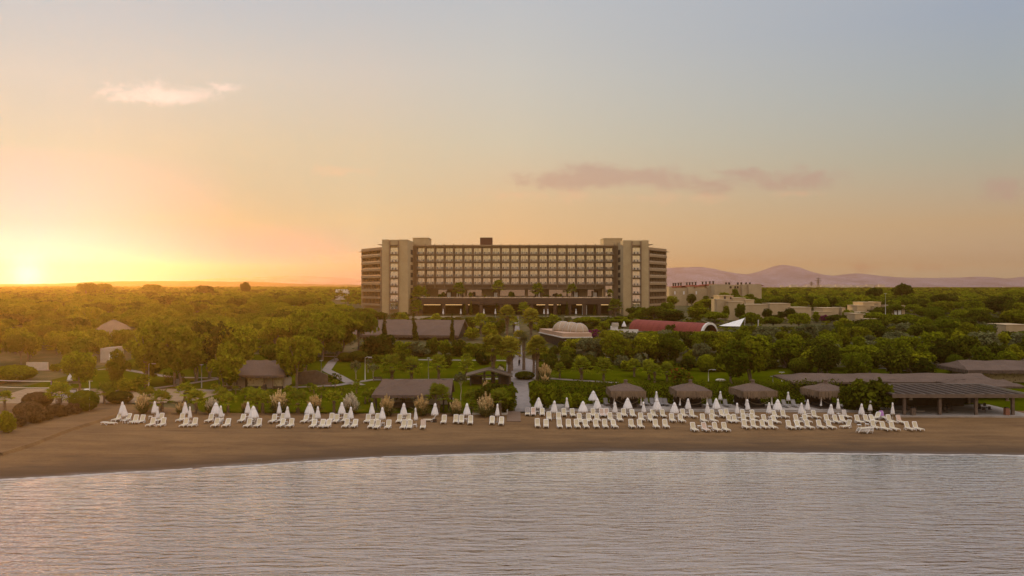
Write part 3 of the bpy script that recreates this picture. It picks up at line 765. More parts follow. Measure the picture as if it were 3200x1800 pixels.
# beach shelter
b0 = Vector((-15.4, 123, 1.1)); t = tag(empty('thatched_shelter', b0), 'thatched beach shelter on dark posts with a low cream wall behind', 'shelter'); f = bparts(t, b0)
gable_roof('roof', t, b0, -21.2, -9.2, 120.8, 124.4, 128, 3.55, 5.55, TH, hip0=1.1, drop=.55)
for x in (-20.6, -18.4, -14.7, -10.4, -9.6): f('post', MB().box(x - .12, x + .12, 121.2, 121.44, .8, 3.5), DWOOD)
for x in (-20.6, -14.7, -9.6): f('post', MB().box(x - .12, x + .12, 127.2, 127.44, .8, 3.5), DWOOD)
f('low_wall', MB().box(-20.9, -9.3, 127.6, 127.9, .9, 2.15), CRM)
f('counter', MB().box(-20.6, -15, 124.6, 125.1, .9, 1.9), MWOOD)
# pavilion beside the promenade
b0 = Vector((-4.0, 150, 1.6)); t = tag(empty('entrance_pavilion', b0), 'small open pavilion with a low pitched shingle roof left of the promenade', 'pavilion'); f = bparts(t, b0)
SHING = pmat('roof_shingle', (.10, .072, .05), (.15, .11, .08), 4, .9, .3, 8)
mb = MB()
for s_ in (-1, 1):
    mb.prism([(-4.3, 4.38), (-4.3, 4.6), (-4.3 + s_ * 4.4, 3.4), (-4.3 + s_ * 4.4, 3.15)] if s_ > 0 else [(-4.3, 4.6), (-4.3, 4.38), (-4.3 - 4.4, 3.15), (-4.3 - 4.4, 3.4)], 148.2, 153.4, 'y')
f('roof', mb, SHING)
for x in (-7.7, -5.2, -2.2, -.7):
    for y in (148.7, 152.8): f('post', MB().box(x - .13, x + .13, y - .13, y + .13, 1.2, 3.3 + .9 * (1 - abs(x + 4.3) / 4.4)), DWOOD)
f('beam', MB().box(-8.2, -.4, 148.5, 148.7, 3.35, 3.6), DWOOD)
f('notice_cupboard', MB().box(-2.6, -.6, 150.6, 151.2, 1.4, 3.2), DWOOD); f('bench', MB().box(-7.6, -5.6, 151, 151.5, 1.4, 3.0), DWOOD)
# four gazebos on the terrace
CURT = pmat('white_curtain', (.62, .57, .52), (.72, .67, .62), 6, .9)
ROPE = pmat('rope', (.24, .18, .12), rough=.9)
def gazebo(loc, rz):
    t = empty('thatched_gazebo', loc, rz)
    mb = MB(); w_, ze, zp = 2.66, 2.70, 3.62; n_ = 8; rows = []
    for j in range(7):
        u = j / 6; ww = w_ * (1 - u) + .22 * u; z = ze + (zp - ze) * u ** .92; ring = []
        for s_ in range(4):
            cx = [(-1, -1), (1, -1), (1, 1), (-1, 1)]; a, b = cx[s_], cx[(s_ + 1) % 4]
            for i in range(n_):
                q = i / n_; ring.append(Vector(((a[0] + (b[0] - a[0]) * q) * ww, (a[1] + (b[1] - a[1]) * q) * ww, z + rnd.uniform(-.05, .05))))
        rows.append(ring)
    for j in range(6):
        for i in range(n_ * 4):
            k = (i + 1) % (n_ * 4); mb.face([rows[j][i], rows[j][k], rows[j + 1][k], rows[j + 1][i]])
    mb.face(rows[-1]); mb.lathe([(.36, 3.5), (.26, 3.85), (.33, 4.12), (.12, 4.18)], 8)
    mb.build('roof', TH, t)
    fm_ = MB(); c = [Vector((-w_, -w_, ze + .05)), Vector((w_, -w_, ze + .05)), Vector((w_, w_, ze + .05)), Vector((-w_, w_, ze + .05)), Vector((-w_, -w_, ze + .05))]
    fringe(fm_, c, 1.32, 9, .42, thick=.12); fringe(fm_, c, 1.05, 8, .3, thick=.2); fm_.build('straw_fringe', TH2, t)
    for x in (-2.1, 2.1):
        for y in (-2.1, 2.1):
            MB().box(x - .1, x + .1, y - .1, y + .1, 0, 2.8).build('post', DWOOD, t)
            cu = MB().tube([(x * .93, y * 1.03, 2.5), (x * .97, y * 1.03, 1.75), (x * .98, y * 1.03, 1.25), (x * .99, y * 1.03, .5)], [.26, .13, .09, .17], 7)
            cu.build('curtain', CURT, t, smooth=True)
    MB().box(-2.05, 2.05, 1.9, 2.05, 0, 1.7).build('back_screen', DWOOD, t)
    MB().box(-1.5, 1.5, -1.0, 1.6, .05, .55).build('day_bed', DARK, t)
    MB().box(-2.4, 2.4, -2.4, 2.4, 0, .07).build('deck', MWOOD, t)
    MB().box(1.15, 1.75, -2.0, -1.7, 1.75, 1.82).build('shelf', CURT, t)
    MB().tube([(-2.0 + .4 * i, -2.15, 1.5 - .85 * (1 - ((i - 5) / 5) ** 2)) for i in range(11)], .03, 5).build('rope', ROPE, t)
    return t
gl_ = ['thatched straw gazebo, first of four from the promenade hedge', 'thatched straw gazebo, second of four from the promenade hedge', 'thatched straw gazebo, third of four from the promenade hedge', 'thatched straw gazebo beside the big bush by the slatted pergola']
for i, (px, rz) in enumerate(((1955, 0), (2157, 0), (2352, R(7)), (2579, R(10)))):
    p = at(px, 1276, 124.6); tag(gazebo((p.x, 124.5, tz), rz), gl_[i], 'gazebo', 'thatched gazebos along the terrace')
# restaurant roofs on the right
b0 = Vector((67, 144, 1.3)); t = tag(empty('thatched_restaurant', b0), 'very long low thatched roof running behind the hedge and the slatted pergola', 'restaurant'); f = bparts(t, b0)
gable_roof('roof', t, b0, 48.6, 84, 138.5, 143.5, 149, 3.45, 4.4, TH, hip0=3.0, drop=.35)
gable_roof('porch_roof', t, b0, 73.5, 84.5, 131.5, 135, 138.4, 3.55, 4.3, TH, hip0=1.5, hip1=1.5, drop=.35)
f('wall', MB().box(51, 83, 140, 147, 1, 3.7), DARK)
b0 = Vector((97, 156, 1.7)); t = tag(empty('thatched_pavilion', b0), 'thatched pavilion with a deep straw eave at the right edge behind the restaurant', 'pavilion'); f = bparts(t, b0)
gable_roof('roof', t, b0, 86, 112, 151, 156.5, 162, 4.15, 5.55, TH, hip0=1.2, drop=.8)
f('wall', MB().box(88, 110, 153, 160, 1, 4.3), PEB)
# slatted pergola bar
b0 = Vector((65, 123, 1.0)); t = tag(empty('slatted_pergola', b0), 'dark slatted pergola bar with square posts at the right end of the beach', 'pergola'); f = bparts(t, b0)
PERG = pmat('pergola_roof', (.032, .022, .018), (.055, .038, .030), 1.5, 1.0, spec=.05, sc_=(3, .2, 1))
f('roof', MB().box(55.6, 75.2, 116.8, 129.6, 4.06, 4.22), PERG)
f('fascia', MB().box(55.5, 75.3, 116.6, 116.79, 3.75, 4.3), MWOOD)
LINE = pmat('pale_batten', (.20, .165, .14), rough=.7)
for i in range(14): f('batten', MB().box(56.0 + i * 1.45 - .045, 56.0 + i * 1.45 + .045, 116.9, 129.5, 4.225, 4.31), LINE)
f('ridge_rail', MB().box(55.6, 75.2, 128.2, 128.35, 4.315, 4.42), LINE); f('edge_rail', MB().box(75.05, 75.2, 116.9, 128.1, 4.315, 4.42), LINE)
for x in (57.5, 62.7, 68.0, 73.4):
    for y in (117.3, 128.6): f('post', MB().box(x - .2, x + .2, y - .2, y + .2, .6, 4.05), MWOOD)
f('floor', MB().prism([(56.5, 116.4), (76, 116.1), (76, 129.4), (56.5, 129.4)], .4, 1.18), CONC)
f('back_wall', MB().box(57, 75.2, 129, 129.3, 1.2, 4.0), DARK)
f('bar_counter', MB().box(59, 71, 125.6, 126.3, 1.2, 2.3), DWOOD)
def stool_table(x, y):
    b = Vector((x, y, 1.18)); q = tag(empty('bar_table', b), '', 'table')
    MB().box(-.45, .45, -.45, .45, .70, .75).build('tabletop', DWOOD, q); MB().tube([(0, 0, 0), (0, 0, .7)], .05).build('leg', DWOOD, q)
    for a in (0, 2, 4): MB().box(.75 * math.cos(a) - .2, .75 * math.cos(a) + .2, .75 * math.sin(a) - .2, .75 * math.sin(a) + .2, .42, .48).box(.75 * math.cos(a) - .2, .75 * math.cos(a) + .2, .75 * math.sin(a) + .15, .75 * math.sin(a) + .2, .48, .9).build('seat', DWOOD, q)
    return q
for i, (x, y) in enumerate(((59.5, 119.5), (64.8, 119.2), (66.5, 122.5), (70.6, 119.4), (72, 123))):
    tag(stool_table(x, y), 'dark table with seats under the slatted pergola, %s from its left post' % ['first', 'second', 'third', 'fourth', 'fifth'][i], group='tables under the slatted pergola')
LAMPW = pmat('lamp_shade_cream', (.35, .3, .24), rough=.6)
for i, (px, py) in enumerate(((2846, 1245), (2921, 1239), (2957, 1238), (3147, 1248))):
    p = at(px, py, 119)
    q = tag(empty('pendant_lamp', p), 'cream pendant shade hanging under the pergola, %s from the left' % ['first', 'second', 'third', 'fourth'][i], 'lamp', 'pendant lamps under the pergola')
    MB().lathe([(.28, -.22), (.2, .2), (.05, .22)], 10).build('lamp_shade', LAMPW, q); MB().tube([(0, 0, .22), (0, 0, 4.06 - p.z)], .015, 4).build('cord', DWOOD, q)
# ------------------------------------------------------------------ buildings on the right
RED = pmat('red_vault_roof', (.20, .036, .026), (.25, .05, .036), .5, .8, .1, 3)
WHT = pmat('white_render', (.60, .55, .50), (.68, .63, .58), .6, .85)
SANDST = pmat('villa_render', (.40, .29, .165), (.46, .34, .2), .4, .9)
SANDST2 = pmat('villa_render_sun_tint', (.45, .31, .165), (.50, .36, .2), .4, .9)  # warmer copy of the villa render, low sunlight painted into its colour
A, B = Vector((59.0, 239, 4.7)), Vector((40.8, 262, 4.9))
t = tag(empty('vaulted_hall', A), 'long red barrel vault roof ending in a white arch', 'hall')
u = (B - A); L = u.length; u.normalize(); sd_ = Vector((u.y, -u.x, 0)) * -1
if sd_.y < 0: sd_ = -sd_
r0 = 3.7
def arc(o_, r_, a0=0, a1=180, n=18): return [o_ + sd_ * (r_ * math.cos(R(a0 + (a1 - a0) * i / n))) + Vector((0, 0, .6 + r_ * math.sin(R(a0 + (a1 - a0) * i / n)))) for i in range(n + 1)]
mb = MB(); p_, q_ = arc(Vector(), r0), arc(u * L, r0)
for i in range(18): mb.face([p_[i], q_[i], q_[i + 1], p_[i + 1]])
mb.face(q_); mb.build('roof', RED, t, smooth=False)
for k in range(1, 12):
    mb = MB(); o_ = u * (L * k / 12); c1_, c2_ = arc(o_ - u * .06, r0 + .035), arc(o_ + u * .06, r0 + .035)
    for i in range(18): mb.face([c1_[i], c2_[i], c2_[i + 1], c1_[i + 1]])
    mb.build('roof_seam', pmat('seam_red', (.13, .026, .02), rough=.8) if k == 1 else bpy.data.materials['seam_red'], t)
mb = MB(); a1_, a2_, b1_ = arc(u * -.35, r0 + .22), arc(u * -.35, r0 - .4), arc(u * .35, r0 + .22)
for i in range(18): mb.face([a2_[i], a2_[i + 1], a1_[i + 1], a1_[i]]).face([a1_[i], a1_[i + 1], b1_[i + 1], b1_[i]])
mb.build('arch', WHT, t)
mb = MB(); mb.face(arc(u * 2.4, r0 - .1)); mb.build('end_wall', DARK, t)
mb = MB()
for s_ in (-1, 1):
    o1, o2 = sd_ * (s_ * (r0 + .1)), sd_ * (s_ * (r0 + .7))
    for a, b in ((o1, o2),):
        pts = [a, b, b + u * L, a + u * L]; zz = Vector((0, 0, .9))
        mb.face([x + zz for x in pts]).face([pts[0], pts[1], pts[1] + zz, pts[0] + zz]).face([pts[1], pts[2], pts[2] + zz, pts[1] + zz]).face([pts[2], pts[3], pts[3] + zz, pts[2] + zz]).face([pts[3], pts[0], pts[0] + zz, pts[3] + zz])
mb.build('side_wall', WHT, t)
# domed restaurant with a warm parapet
CANV = pmat('dome_canvas', (.33, .24, .165), (.39, .29, .2), 1.5, .8)
PINK = pmat('warm_parapet', (.42, .27, .18), (.48, .31, .21), .6, .85)
b0 = Vector((15, 222, 4)); t = tag(empty('domed_restaurant', b0), 'flat roofed building with three ribbed tan domes and a warm parapet', 'restaurant'); f = bparts(t, b0)
poly = [(13.7, 212), (21.0, 212.6), (18.6, 236), (8.3, 235)]
f('wall', MB().prism(poly, 3, 6.6), DARK)
f('parapet', MB().prism([(13.5, 211.8), (21.2, 212.4), (18.8, 236.2), (8.1, 235.2)], 6.62, 7.6), PINK)
f('white_ledge', MB().prism([(13.2, 211.4), (21.4, 212.0), (19.0, 236.4), (7.8, 235.4)], 6.35, 6.6), WHT)
for i, (px, py, D, r_) in enumerate(((1759, 1004, 224, 3.0), (1786, 1007, 221, 2.75), (1810, 1010, 218, 2.55))):
    p = at(px, py, D); q = MB(); zc = 7.6
    q.lathe([(r_ * math.cos(R(a)), zc + (p.z - zc) * math.sin(R(a))) for a in range(0, 91, 10)], 20, c=(p.x, p.y))
    dm_ = f('dome', q, CANV, smooth=True)
    rb_ = MB()
    for k in range(4):
        a_ = R(20 + k * 45)
        rb_.tube([(p.x + (r_ + .04) * math.cos(R(e)) * math.cos(a_), p.y + (r_ + .04) * math.cos(R(e)) * math.sin(a_), zc + (p.z - zc + .04) * math.sin(R(e))) for e in range(0, 181, 15)], .05, 4)
    f('ribs', rb_, RAILM, dm_)
# white shade sail
t = tag(empty('shade_sail', at(2290, 1045, 238)), 'white tensioned shade sail with two peaks right of the red vault', 'canopy'); b0 = t.location.copy(); f = bparts(t, b0)
SAIL = pmat('sail_fabric', (.72, .68, .64), (.78, .74, .7), 1, .7)
a, b, c, d, e = at(2247, 1018, 240), at(2327, 994, 238), at(2312, 1020, 230), at(2268, 1019, 231), at(2290, 1008, 246)
f('sail', MB().face([a, d, (b + d) / 2 + Vector((0, 0, -.5)), b]).face([d, c, b, (b + d) / 2 + Vector((0, 0, -.5))]).face([a, b, e]), SAIL)
f('mast', MB().tube([at(2325, 1040, 239), at(2328, 992, 239)], .14, 6), RAILM)
tag(MB().tube([at(2369, 1024, 238), at(2370, 999, 238)], .16, 6).build('white_mast', RAILM), 'white mast standing right of the shade sail', 'mast')
# small white kiosk by the vault
t = tag(empty('white_kiosk', at(1922, 1032, 245)), 'small white rooftop kiosk between the domes and the red vault', 'kiosk'); b0 = t.location.copy(); f = bparts(t, b0)
p = at(1922, 1030, 245); f('wall', MB().box(p.x - 1.2, p.x + .9, 245, 247, p.z - 3, p.z + 1), WHT); f('roof', MB().box(p.x - .8, p.x + 1.1, 244.8, 247, p.z + 1.01, p.z + 2), CRM)
f('terrace_wall', MB().box(p.x - 1.4, p.x + 7, 244.2, 244.5, p.z - 3, p.z + .1), WHT)
# flat roofed villas
WIN = pmat('dark_window', (.05, .04, .04), rough=.2)
CURTW = pmat('white_blind', (.75, .72, .7), rough=.7)
def villa(label, boxes, D, wins=(), mat=SANDST, orange=()):
    px0 = min(b[0] for b in boxes); px1 = max(b[1] for b in boxes); pyb = max(b[3] for b in boxes)
    base = at((px0 + px1) / 2, pyb, D); t = tag(empty('flat_roofed_villa', base), label, 'villa', 'cream villas among the trees'); f = bparts(t, base)
    for i, b in enumerate(boxes):
        x0, x1, y0, y1 = b[:4]; dd = D + (b[4] if len(b) > 4 else 0)
        a, c = at(x0, y0, dd), at(x1, y1, dd)
        m_ = SANDST2 if i in orange else mat  # walls listed in orange get the painted sunlight tint
        wl_ = f('wall', MB().box(a.x, c.x, dd, dd + 9, c.z - 4.5, a.z), m_)
        f('parapet', MB().box(a.x - .12, c.x + .12, dd - .12, dd + 9.1, a.z + .01, a.z + .22), m_, None)
    for x0, x1, y0, y1, wht, dz in wins:
        a, c = at(x0, y0, D + dz), at(x1, y1, D + dz)
        ww = f('window', MB().box(a.x, c.x, D + dz - .12, D + dz - .003, c.z, a.z), WIN)
        if wht: f('blind', MB().box(a.x + .25, c.x - .25, D + dz - .2, D + dz - .125, c.z, a.z - .4), CURTW, ww)
    return t
villa('stepped cream villa just below the terraced red roofs, sun tinted upper room', [(2241, 2286, 937, 972, 4), (2276, 2326, 944, 980, 0), (2248, 2292, 925, 940, 10), (2290, 2330, 932, 946, 8), (2330, 2357, 938, 956, 6)], 300, [(2262, 2268, 926, 936, 0, 10), (2281, 2285, 928, 936, 0, 10)], orange=(2,))
villa('plain cream cube house left of the tall two part villa', [(2328, 2399, 953, 999, 0)], 296)
villa('two part cream villa, its taller block left of a lower block', [(2406, 2470, 950, 990, 0), (2470, 2535, 962, 997, -2)], 300, [(2446, 2452, 977, 986, 0, 0)])
villa('cream villa beside the magenta bougainvillea', [(2571, 2621, 964, 999, 2), (2557, 2600, 976, 1000, 0)], 300)
villa('cream villa with sun tinted upper walls and white blinds, left of the tall pole', [(2679, 2706, 956, 975, 4), (2697, 2732, 946, 985, 6), (2746, 2753, 945, 975, 8), (2730, 2750, 958, 990, 4), (2632, 2642, 963, 985, 2), (2655, 2720, 978, 986, -6)], 300, [(2716, 2738, 968, 983, 1, 4)], orange=(0, 1, 2))
villa('square cream villa with two white blinds right of the tall pole', [(2786, 2828, 956, 994, 0)], 300, [(2792, 2804, 966, 984, 1, 0), (2804, 2817, 966, 984, 1, 0)])
villa('low cream garden block in front of the villa with white blinds', [(2672, 2697, 982, 1002, 0), (2697, 2720, 984, 1003, 1), (2705, 2745, 998, 1012, -4)], 272)
villa('large blank cream wall block at the right edge among trees', [(3144, 3215, 1017, 1052, 0)], 226)
# terraced houses with red roofs and chimneys
TILE = pmat('red_roof_tiles', (.30, .08, .05), (.36, .11, .07), 1.5, .85)
b0 = at(2160, 945, 430); t = tag(empty('terraced_houses', b0), 'terraced block with stepped red tiled roofs and a row of dark chimneys', 'houses'); f = bparts(t, b0)
z0 = b0.z - 3
xa = lambda px: (px - 1600) / 2500 * 430
f('wall', MB().box(xa(2096), xa(2149), 430, 442, z0, at(0, 900, 430).z), SANDST); f('wall', MB().box(xa(2149), xa(2166), 428.5, 442, z0, at(0, 896, 428).z), SANDST)
f('wall', MB().box(xa(2166), xa(2212), 430, 442, z0, at(0, 901, 430).z), SANDST); f('wall', MB().box(xa(2212), xa(2231), 428.5, 442, z0, at(0, 893, 428).z), SANDST)
f('end_wall', MB().box(xa(2088), xa(2096), 427, 442, z0, at(0, 896, 430).z), SANDST2)
for k, (p0, p1, y0, y1) in enumerate(((2096, 2145, 896, 893), (2132, 2175, 895, 890.5), (2172, 2212, 893.5, 889), (2204, 2233, 891, 887.5))):
    zb, zt = at(0, y0, 432).z, at(0, y1, 442).z
    rf = f('roof', MB().prism([(xa(p0), zb - .6), (xa(p1), zt - .6), (xa(p1), zt + .1), (xa(p0), zb + .1)], 432.5, 442.5, 'y'), TILE)
    f('gable_wall', MB().prism([(xa(p0) + .5, zb - 3.5), (xa(p1) - .5, zb - 3.5), (xa(p1) - .5, zt - .7), (xa(p0) + .5, zb - .7)], 433, 442, 'y'), SANDST2)
for i, px in enumerate((2114, 2121, 2130, 2138, 2157, 2166, 2175, 2185, 2207, 2218, 2230, 2241)):
    y = 892 - (px - 2110) * .046
    f('chimney', MB().box(xa(px) - .35, xa(px) + .35, 438, 439, at(0, y + 6, 438).z, at(0, y - 6, 438).z).box(xa(px) - .5, xa(px) + .5, 437.8, 439.2, at(0, y - 6, 438).z, at(0, y - 7.5, 438).z), DWOOD)
for px in (2109, 2137, 2176): f('window', MB().box(xa(px) - .35, xa(px) + .35, 429.85, 429.99, at(0, 920, 430).z, at(0, 910, 430).z), CURTW)
b0 = at(2310, 945, 420); t = tag(empty('apartment_block', b0), 'blank cream apartment block with rooftop chimneys right of the terraced red roofs', 'building'); f = bparts(t, b0); xa = lambda px: (px - 1600) / 2500 * 420
f('wall', MB().box(xa(2233), xa(2279), 420, 432, z0, at(0, 888.5, 420).z), SANDST); f('wall', MB().box(xa(2321), xa(2338), 420.5, 433, z0, at(0, 889, 420).z), SANDST)
f('wall', MB().box(xa(2338), xa(2378), 419, 431, z0, at(0, 888, 420).z), SANDST); f('wall', MB().box(xa(2279), xa(2321), 424, 432, z0, at(0, 890, 424).z), SANDST2)
for px in (2284, 2290, 2304, 2312): f('window', MB().box(xa(px) - .4, xa(px) + .4, 423.85, 423.99, at(0, 901, 424).z, at(0, 894, 424).z), DARK)
f('roof_canopy', MB().prism([(xa(2372), at(0, 887, 420).z), (xa(2388), at(0, 893.5, 420).z), (xa(2388), at(0, 894.5, 420).z), (xa(2372), at(0, 888.5, 420).z)], 419.5, 426, 'y'), TILE)
for i, px in enumerate((2276, 2286, 2313, 2324, 2339, 2351)): f('chimney', MB().box(xa(px) - .4, xa(px) + .4, 424, 425, at(0, 890, 424).z, at(0, 882.5, 424).z), DWOOD)
# small buildings on the left
b0 = at(337, 1134, 184); t = tag(empty('service_cabin', b0), 'small cream cabin with a pale door behind the palms on the left lawn', 'cabin'); f = bparts(t, b0)
f('wall', MB().prism([(b0.x - 1.75, b0.z - 1), (b0.x + 1.75, b0.z - 1), (b0.x + 1.75, b0.z + 3.6), (b0.x - 1.75, b0.z + 3.3)], 184, 188, 'y'), CRM)
f('door', MB().box(b0.x + .3, b0.x + 1.6, 183.9, 183.99, b0.z + .1, b0.z + 2.0), CURTW)
b0 = at(115, 1160, 172); tag(MB().box(b0.x - 2.3, b0.x + 2.3, 172, 172.4, b0.z - 1, b0.z + 1.9).build('boundary_wall', CRM), 'low beige wall at the back of the left lawn', 'wall')
b0 = at(355, 1050, 225); t = tag(empty('thatched_round_hut', b0), 'round hut with a pinkish cone roof in the left woodland', 'hut'); f = bparts(t, b0)
f('roof', MB().lathe([(5.2, b0.z + 1.2), (4.9, b0.z + 1.7), (3.0, b0.z + 3.2), (.5, b0.z + 4.5), (.1, b0.z + 4.6)], 20, c=(b0.x, b0.y)), TH2); f('wall', MB().lathe([(3.8, b0.z - 5), (3.8, b0.z + 1.4)], 16, c=(b0.x, b0.y)), CRM)
b0 = at(1066, 920, 560); t = tag(empty('white_house', b0), 'small white castellated house in the trees left of the hotel', 'house'); f = bparts(t, b0)
f('wall', MB().box(b0.x - 4, b0.x + 4.2, 560, 570, b0.z - 6, b0.z + 2.6), WHT)
for q in range(5): f('roof_turret', MB().box(b0.x - 3.8 + q * 1.8, b0.x - 2.8 + q * 1.8, 560, 561, b0.z + 2.61, b0.z + 3.5), WHT)
for q in (2.0, 3.2): f('window', MB().box(b0.x + q, b0.x + q + .6, 559.8, 559.99, b0.z - .8, b0.z + 1.2), WIN)
# far town and pylons
rt = random.Random(4); tn = MB()
for i in range(210):
    px = rt.gauss(2590, 90) if i < 150 else rt.uniform(2400, 3150); D = rt.uniform(1500, 2600)
    if px < 2392: continue
    y = rt.uniform(889, 905) if i < 150 else rt.uniform(896, 906)
    p = at(px, y, D); s_ = rt.uniform(3, 8); tn.box(p.x - s_, p.x + s_, D, D + 10, 5, p.z)
tag(tn.build('far_town', pmat('town_render', (.5, .42, .36), (.65, .56, .48), .02, .9)), 'specks of a far town at the foot of the mountains', 'town', kind='stuff')
STEEL = pmat('pylon_steel', (.16, .14, .13), rough=.6)
for px, yt, D, lab in ((2557, 867, 1500, 'tall lattice pylon against the mountain'), (2536, 880, 1700, 'shorter lattice pylon left of the tall pylon')):
    p = at(px, 912, D); H = at(px, yt, D).z - p.z; q = MB(); w_ = H * .11
    for sx in (-1, 1):
        for sy in (-1, 1): q.tube([(sx * w_, sy * w_, 0), (sx * w_ * .3, sy * w_ * .3, H * .6), (sx * .3, sy * .3, H)], .32, 4)
    for k in range(7):
        z = H * k / 8; ww = w_ * (1 - .7 * z / (H * .6)) if z < H * .6 else w_ * .25; z2 = H * (k + 1) / 8; w2 = w_ * (1 - .7 * z2 / (H * .6)) if z2 < H * .6 else w_ * .2
        q.tube([(-ww, -ww, z), (w2, -w2, z2)], .2, 4).tube([(ww, -ww, z), (-w2, -w2, z2)], .2, 4)
    t = tag(empty('power_pylon', p), lab, 'pylon', 'pylons on the plain'); q.build('lattice_tower', STEEL, t)
    for z, l in ((.68, .22), (.8, .3), (.92, .2)): MB().prism([(-H * l, H * z), (0, H * z - 1), (H * l, H * z), (0, H * z + 1.2)], -.4, .4, 'y').build('cross_arm', STEEL, t)
# ------------------------------------------------------------------ beach furniture
PLAST = pmat('white_resin', (.74, .70, .66), (.80, .76, .72), 3, .45)
SLING = pmat('beige_sling', (.50, .42, .28), (.56, .48, .33), 20, .85)
SLINGP = pmat('pinkish_sling', (.50, .36, .28), (.56, .41, .32), 20, .85)
SLINGG = pmat('grey_sling', (.22, .20, .19), (.27, .25, .24), 20, .85)
PLASTG = pmat('grey_resin', (.20, .18, .17), rough=.5)
def lounger_meshes(ang, PL, SL, sfx):
    """feet towards -y, head towards +y; origin under the hinge"""
    c, s_ = math.cos(R(ang)), math.sin(R(ang)); zs = .34
    f_ = MB()
    for x in (-.31, .31):
        f_.box(x - .03, x + .03, -1.22, .05, zs - .05, zs + .02)
        f_.tube([(x, -1.20, zs), (x, -1.30, zs - .05), (x, -1.33, zs - .17), (x, -1.26, zs - .24)], .03, 5)
    for y in (-1.2, -.6, .02): f_.box(-.28, .28, y - .03, y + .03, zs - .045, zs - .005)
    fr = f_.mesh('frame', [PL])
    seat = MB().box(-.279, .279, -1.165, -.0, zs + .0, zs + .025).mesh('seat', [SL])
    M = Matrix.Translation((0, .05, zs)) @ Matrix.Rotation(R(ang), 4, 'X')
    b_ = MB().box(-.34, -.27, 0, .74, -.02, .04, 0, M).box(.27, .34, 0, .74, -.02, .04, 0, M).box(-.27, .27, .75, .83, -.02, .04, 0, M).box(-.27, .27, 0, .04, -.02, .035, 0, M)
    b_.box(-.325, -.24, .735, .80, -.018, .038, 0, M).box(.24, .325, .735, .80, -.018, .038, 0, M)
    bf = b_.mesh('backrest', [PL]); bs = MB().box(-.268, .268, .045, .745, -.012, .012, 0, M).mesh('backrest_sling', [SL])
    legs = []
    for x in (-.31, .31):
        l1 = MB().tube([(x, -.42, zs - .03), (x * 1.06, -.12, .03), (x, .26, zs - .03)], .032, 5).tube([(x * 1.06, -.16, .03), (x * 1.06, -.06, .03)], .035, 5)
        legs.append(l1.mesh('leg', [PL]))
    pr_ = MB().tube([(-.29, .05 + c * .35, zs + s_ * .35 - .02), (-.30, .42, .02)], .026, 5).tube([(.29, .05 + c * .35, zs + s_ * .35 - .02), (.30, .42, .02)], .026, 5).tube([(-.3, .42, .03), (.3, .42, .03)], .024, 5) if ang > 8 else MB().tube([(-.3, .7, zs), (-.3, .74, .02)], .026, 5).tube([(.3, .7, zs), (.3, .74, .02)], .026, 5).tube([(-.3, .72, .03), (.3, .72, .03)], .024, 5)
    return fr, seat, bf, bs, legs, pr_.mesh('rear_leg', [PL])
LM = {('w', a): lounger_meshes(a, PLAST, SLING, a) for a in (66, 52, 0)}
LM[('p', 66)] = lounger_meshes(66, PLAST, SLINGP, 'p'); LM[('g', 66)] = lounger_meshes(60, PLASTG, SLINGG, 'g')
LM[('p', 52)] = LM[('p', 66)]; LM[('g', 52)] = LM[('g', 66)]
LP = {}
def lounger(p, rz=0.0, kind='w', ang=66):
    key = (kind, ang)
    if key not in LP:
        fr, seat, bf, bs, legs, pr_ = LM[key]
        t = empty('sun_lounger', p, rz)
        link('frame', fr, t); link('seat', seat, t); b = link('backrest', bf, t); link('backrest_sling', bs, b)
        for l in legs: link('leg', l, t)
        link('rear_leg', pr_, t); LP[key] = t; return t
    return copy_tree(LP[key], p, rz)
OX = {'A': 0, 'B': 550, 'C': 1100, 'D': 1600, 'E': 2100, 'F': 2600}
def cp(r, x, y): return OX[r] + x / 4.2933, 1130 + y / 4.2933
def beach_pt(r, x, y): return P(*cp(r, x, y))
# (crop, x of the hinge, y of the lowest leg), rows as they stand on the beach
ROWS = {}
ROWS['front row left of the boardwalk'] = 'A2045,865 A2185,865 A2490,870 B248,868 B545,870 B690,870 B980,875 B1110,875 B1425,875 B1545,875 B1850,880 B1965,880 B2045,880 B2290,880 B2400,880 C265,885 C345,895 C490,895 C695,895 C775,895 C955,895'
ROWS['back row left of the boardwalk'] = 'A1590,795 A1715,800 A1815,825 A1905,825 A2160,800 A2440,800 B465,808 B600,805 B895,808 B1030,800 B1315,815 B1430,805 B1740,815 B1855,810 B2085,800 B2155,815 B2275,805 C215,815 C340,805 C640,815 C755,805 C1235,825 C1395,820 C1470,825 C1590,835 C1880,835 C2005,845'
ROWS['front row right of the boardwalk'] = 'D340,875 D457,880 D635,885 D757,885 D868,885 D985,885 D1125,885 D1245,885 D1365,885 D1600,885 D1715,885 D1925,885 D2055,885 E975,895 E1095,895 E1220,895 E1330,895 E1570,900 E1690,895 E1820,895 E1980,895 E2110,895 F560,900 F690,920 F810,920 F1015,920 F1125,920'
ROWS['middle row right of the boardwalk'] = 'D495,780 D625,785 D905,800 D1030,800 D1140,800 D1315,790 D1440,795 D1730,795 D1855,800 D2145,805 D2265,810 E415,810 E540,810 E765,815 E840,815 E965,810 E1080,805 E1240,820 E1375,825 E1670,820 E1790,820 E2080,820 E2195,825 E2290,820 F345,825 F460,820 F545,815 F770,820'
ROWS['back row along the terrace step'] = 'D210,718 D285,718p D405,722 D697,730 D810,735 D1090,735 D1205,735p D1270,730p D1500,735 D1615,740 D1895,740 D2020,745 D2295,740 D2415,750 E545,745 E670,745 E735,740 E955,750 E1085,755 E1380,755 E1495,755 E1780,750 E1910,760 E2320,755 F675,770 F905,830'
ROWS['foremost group nearest the water'] = 'E285,930 E435,930p E580,930 E705,930'
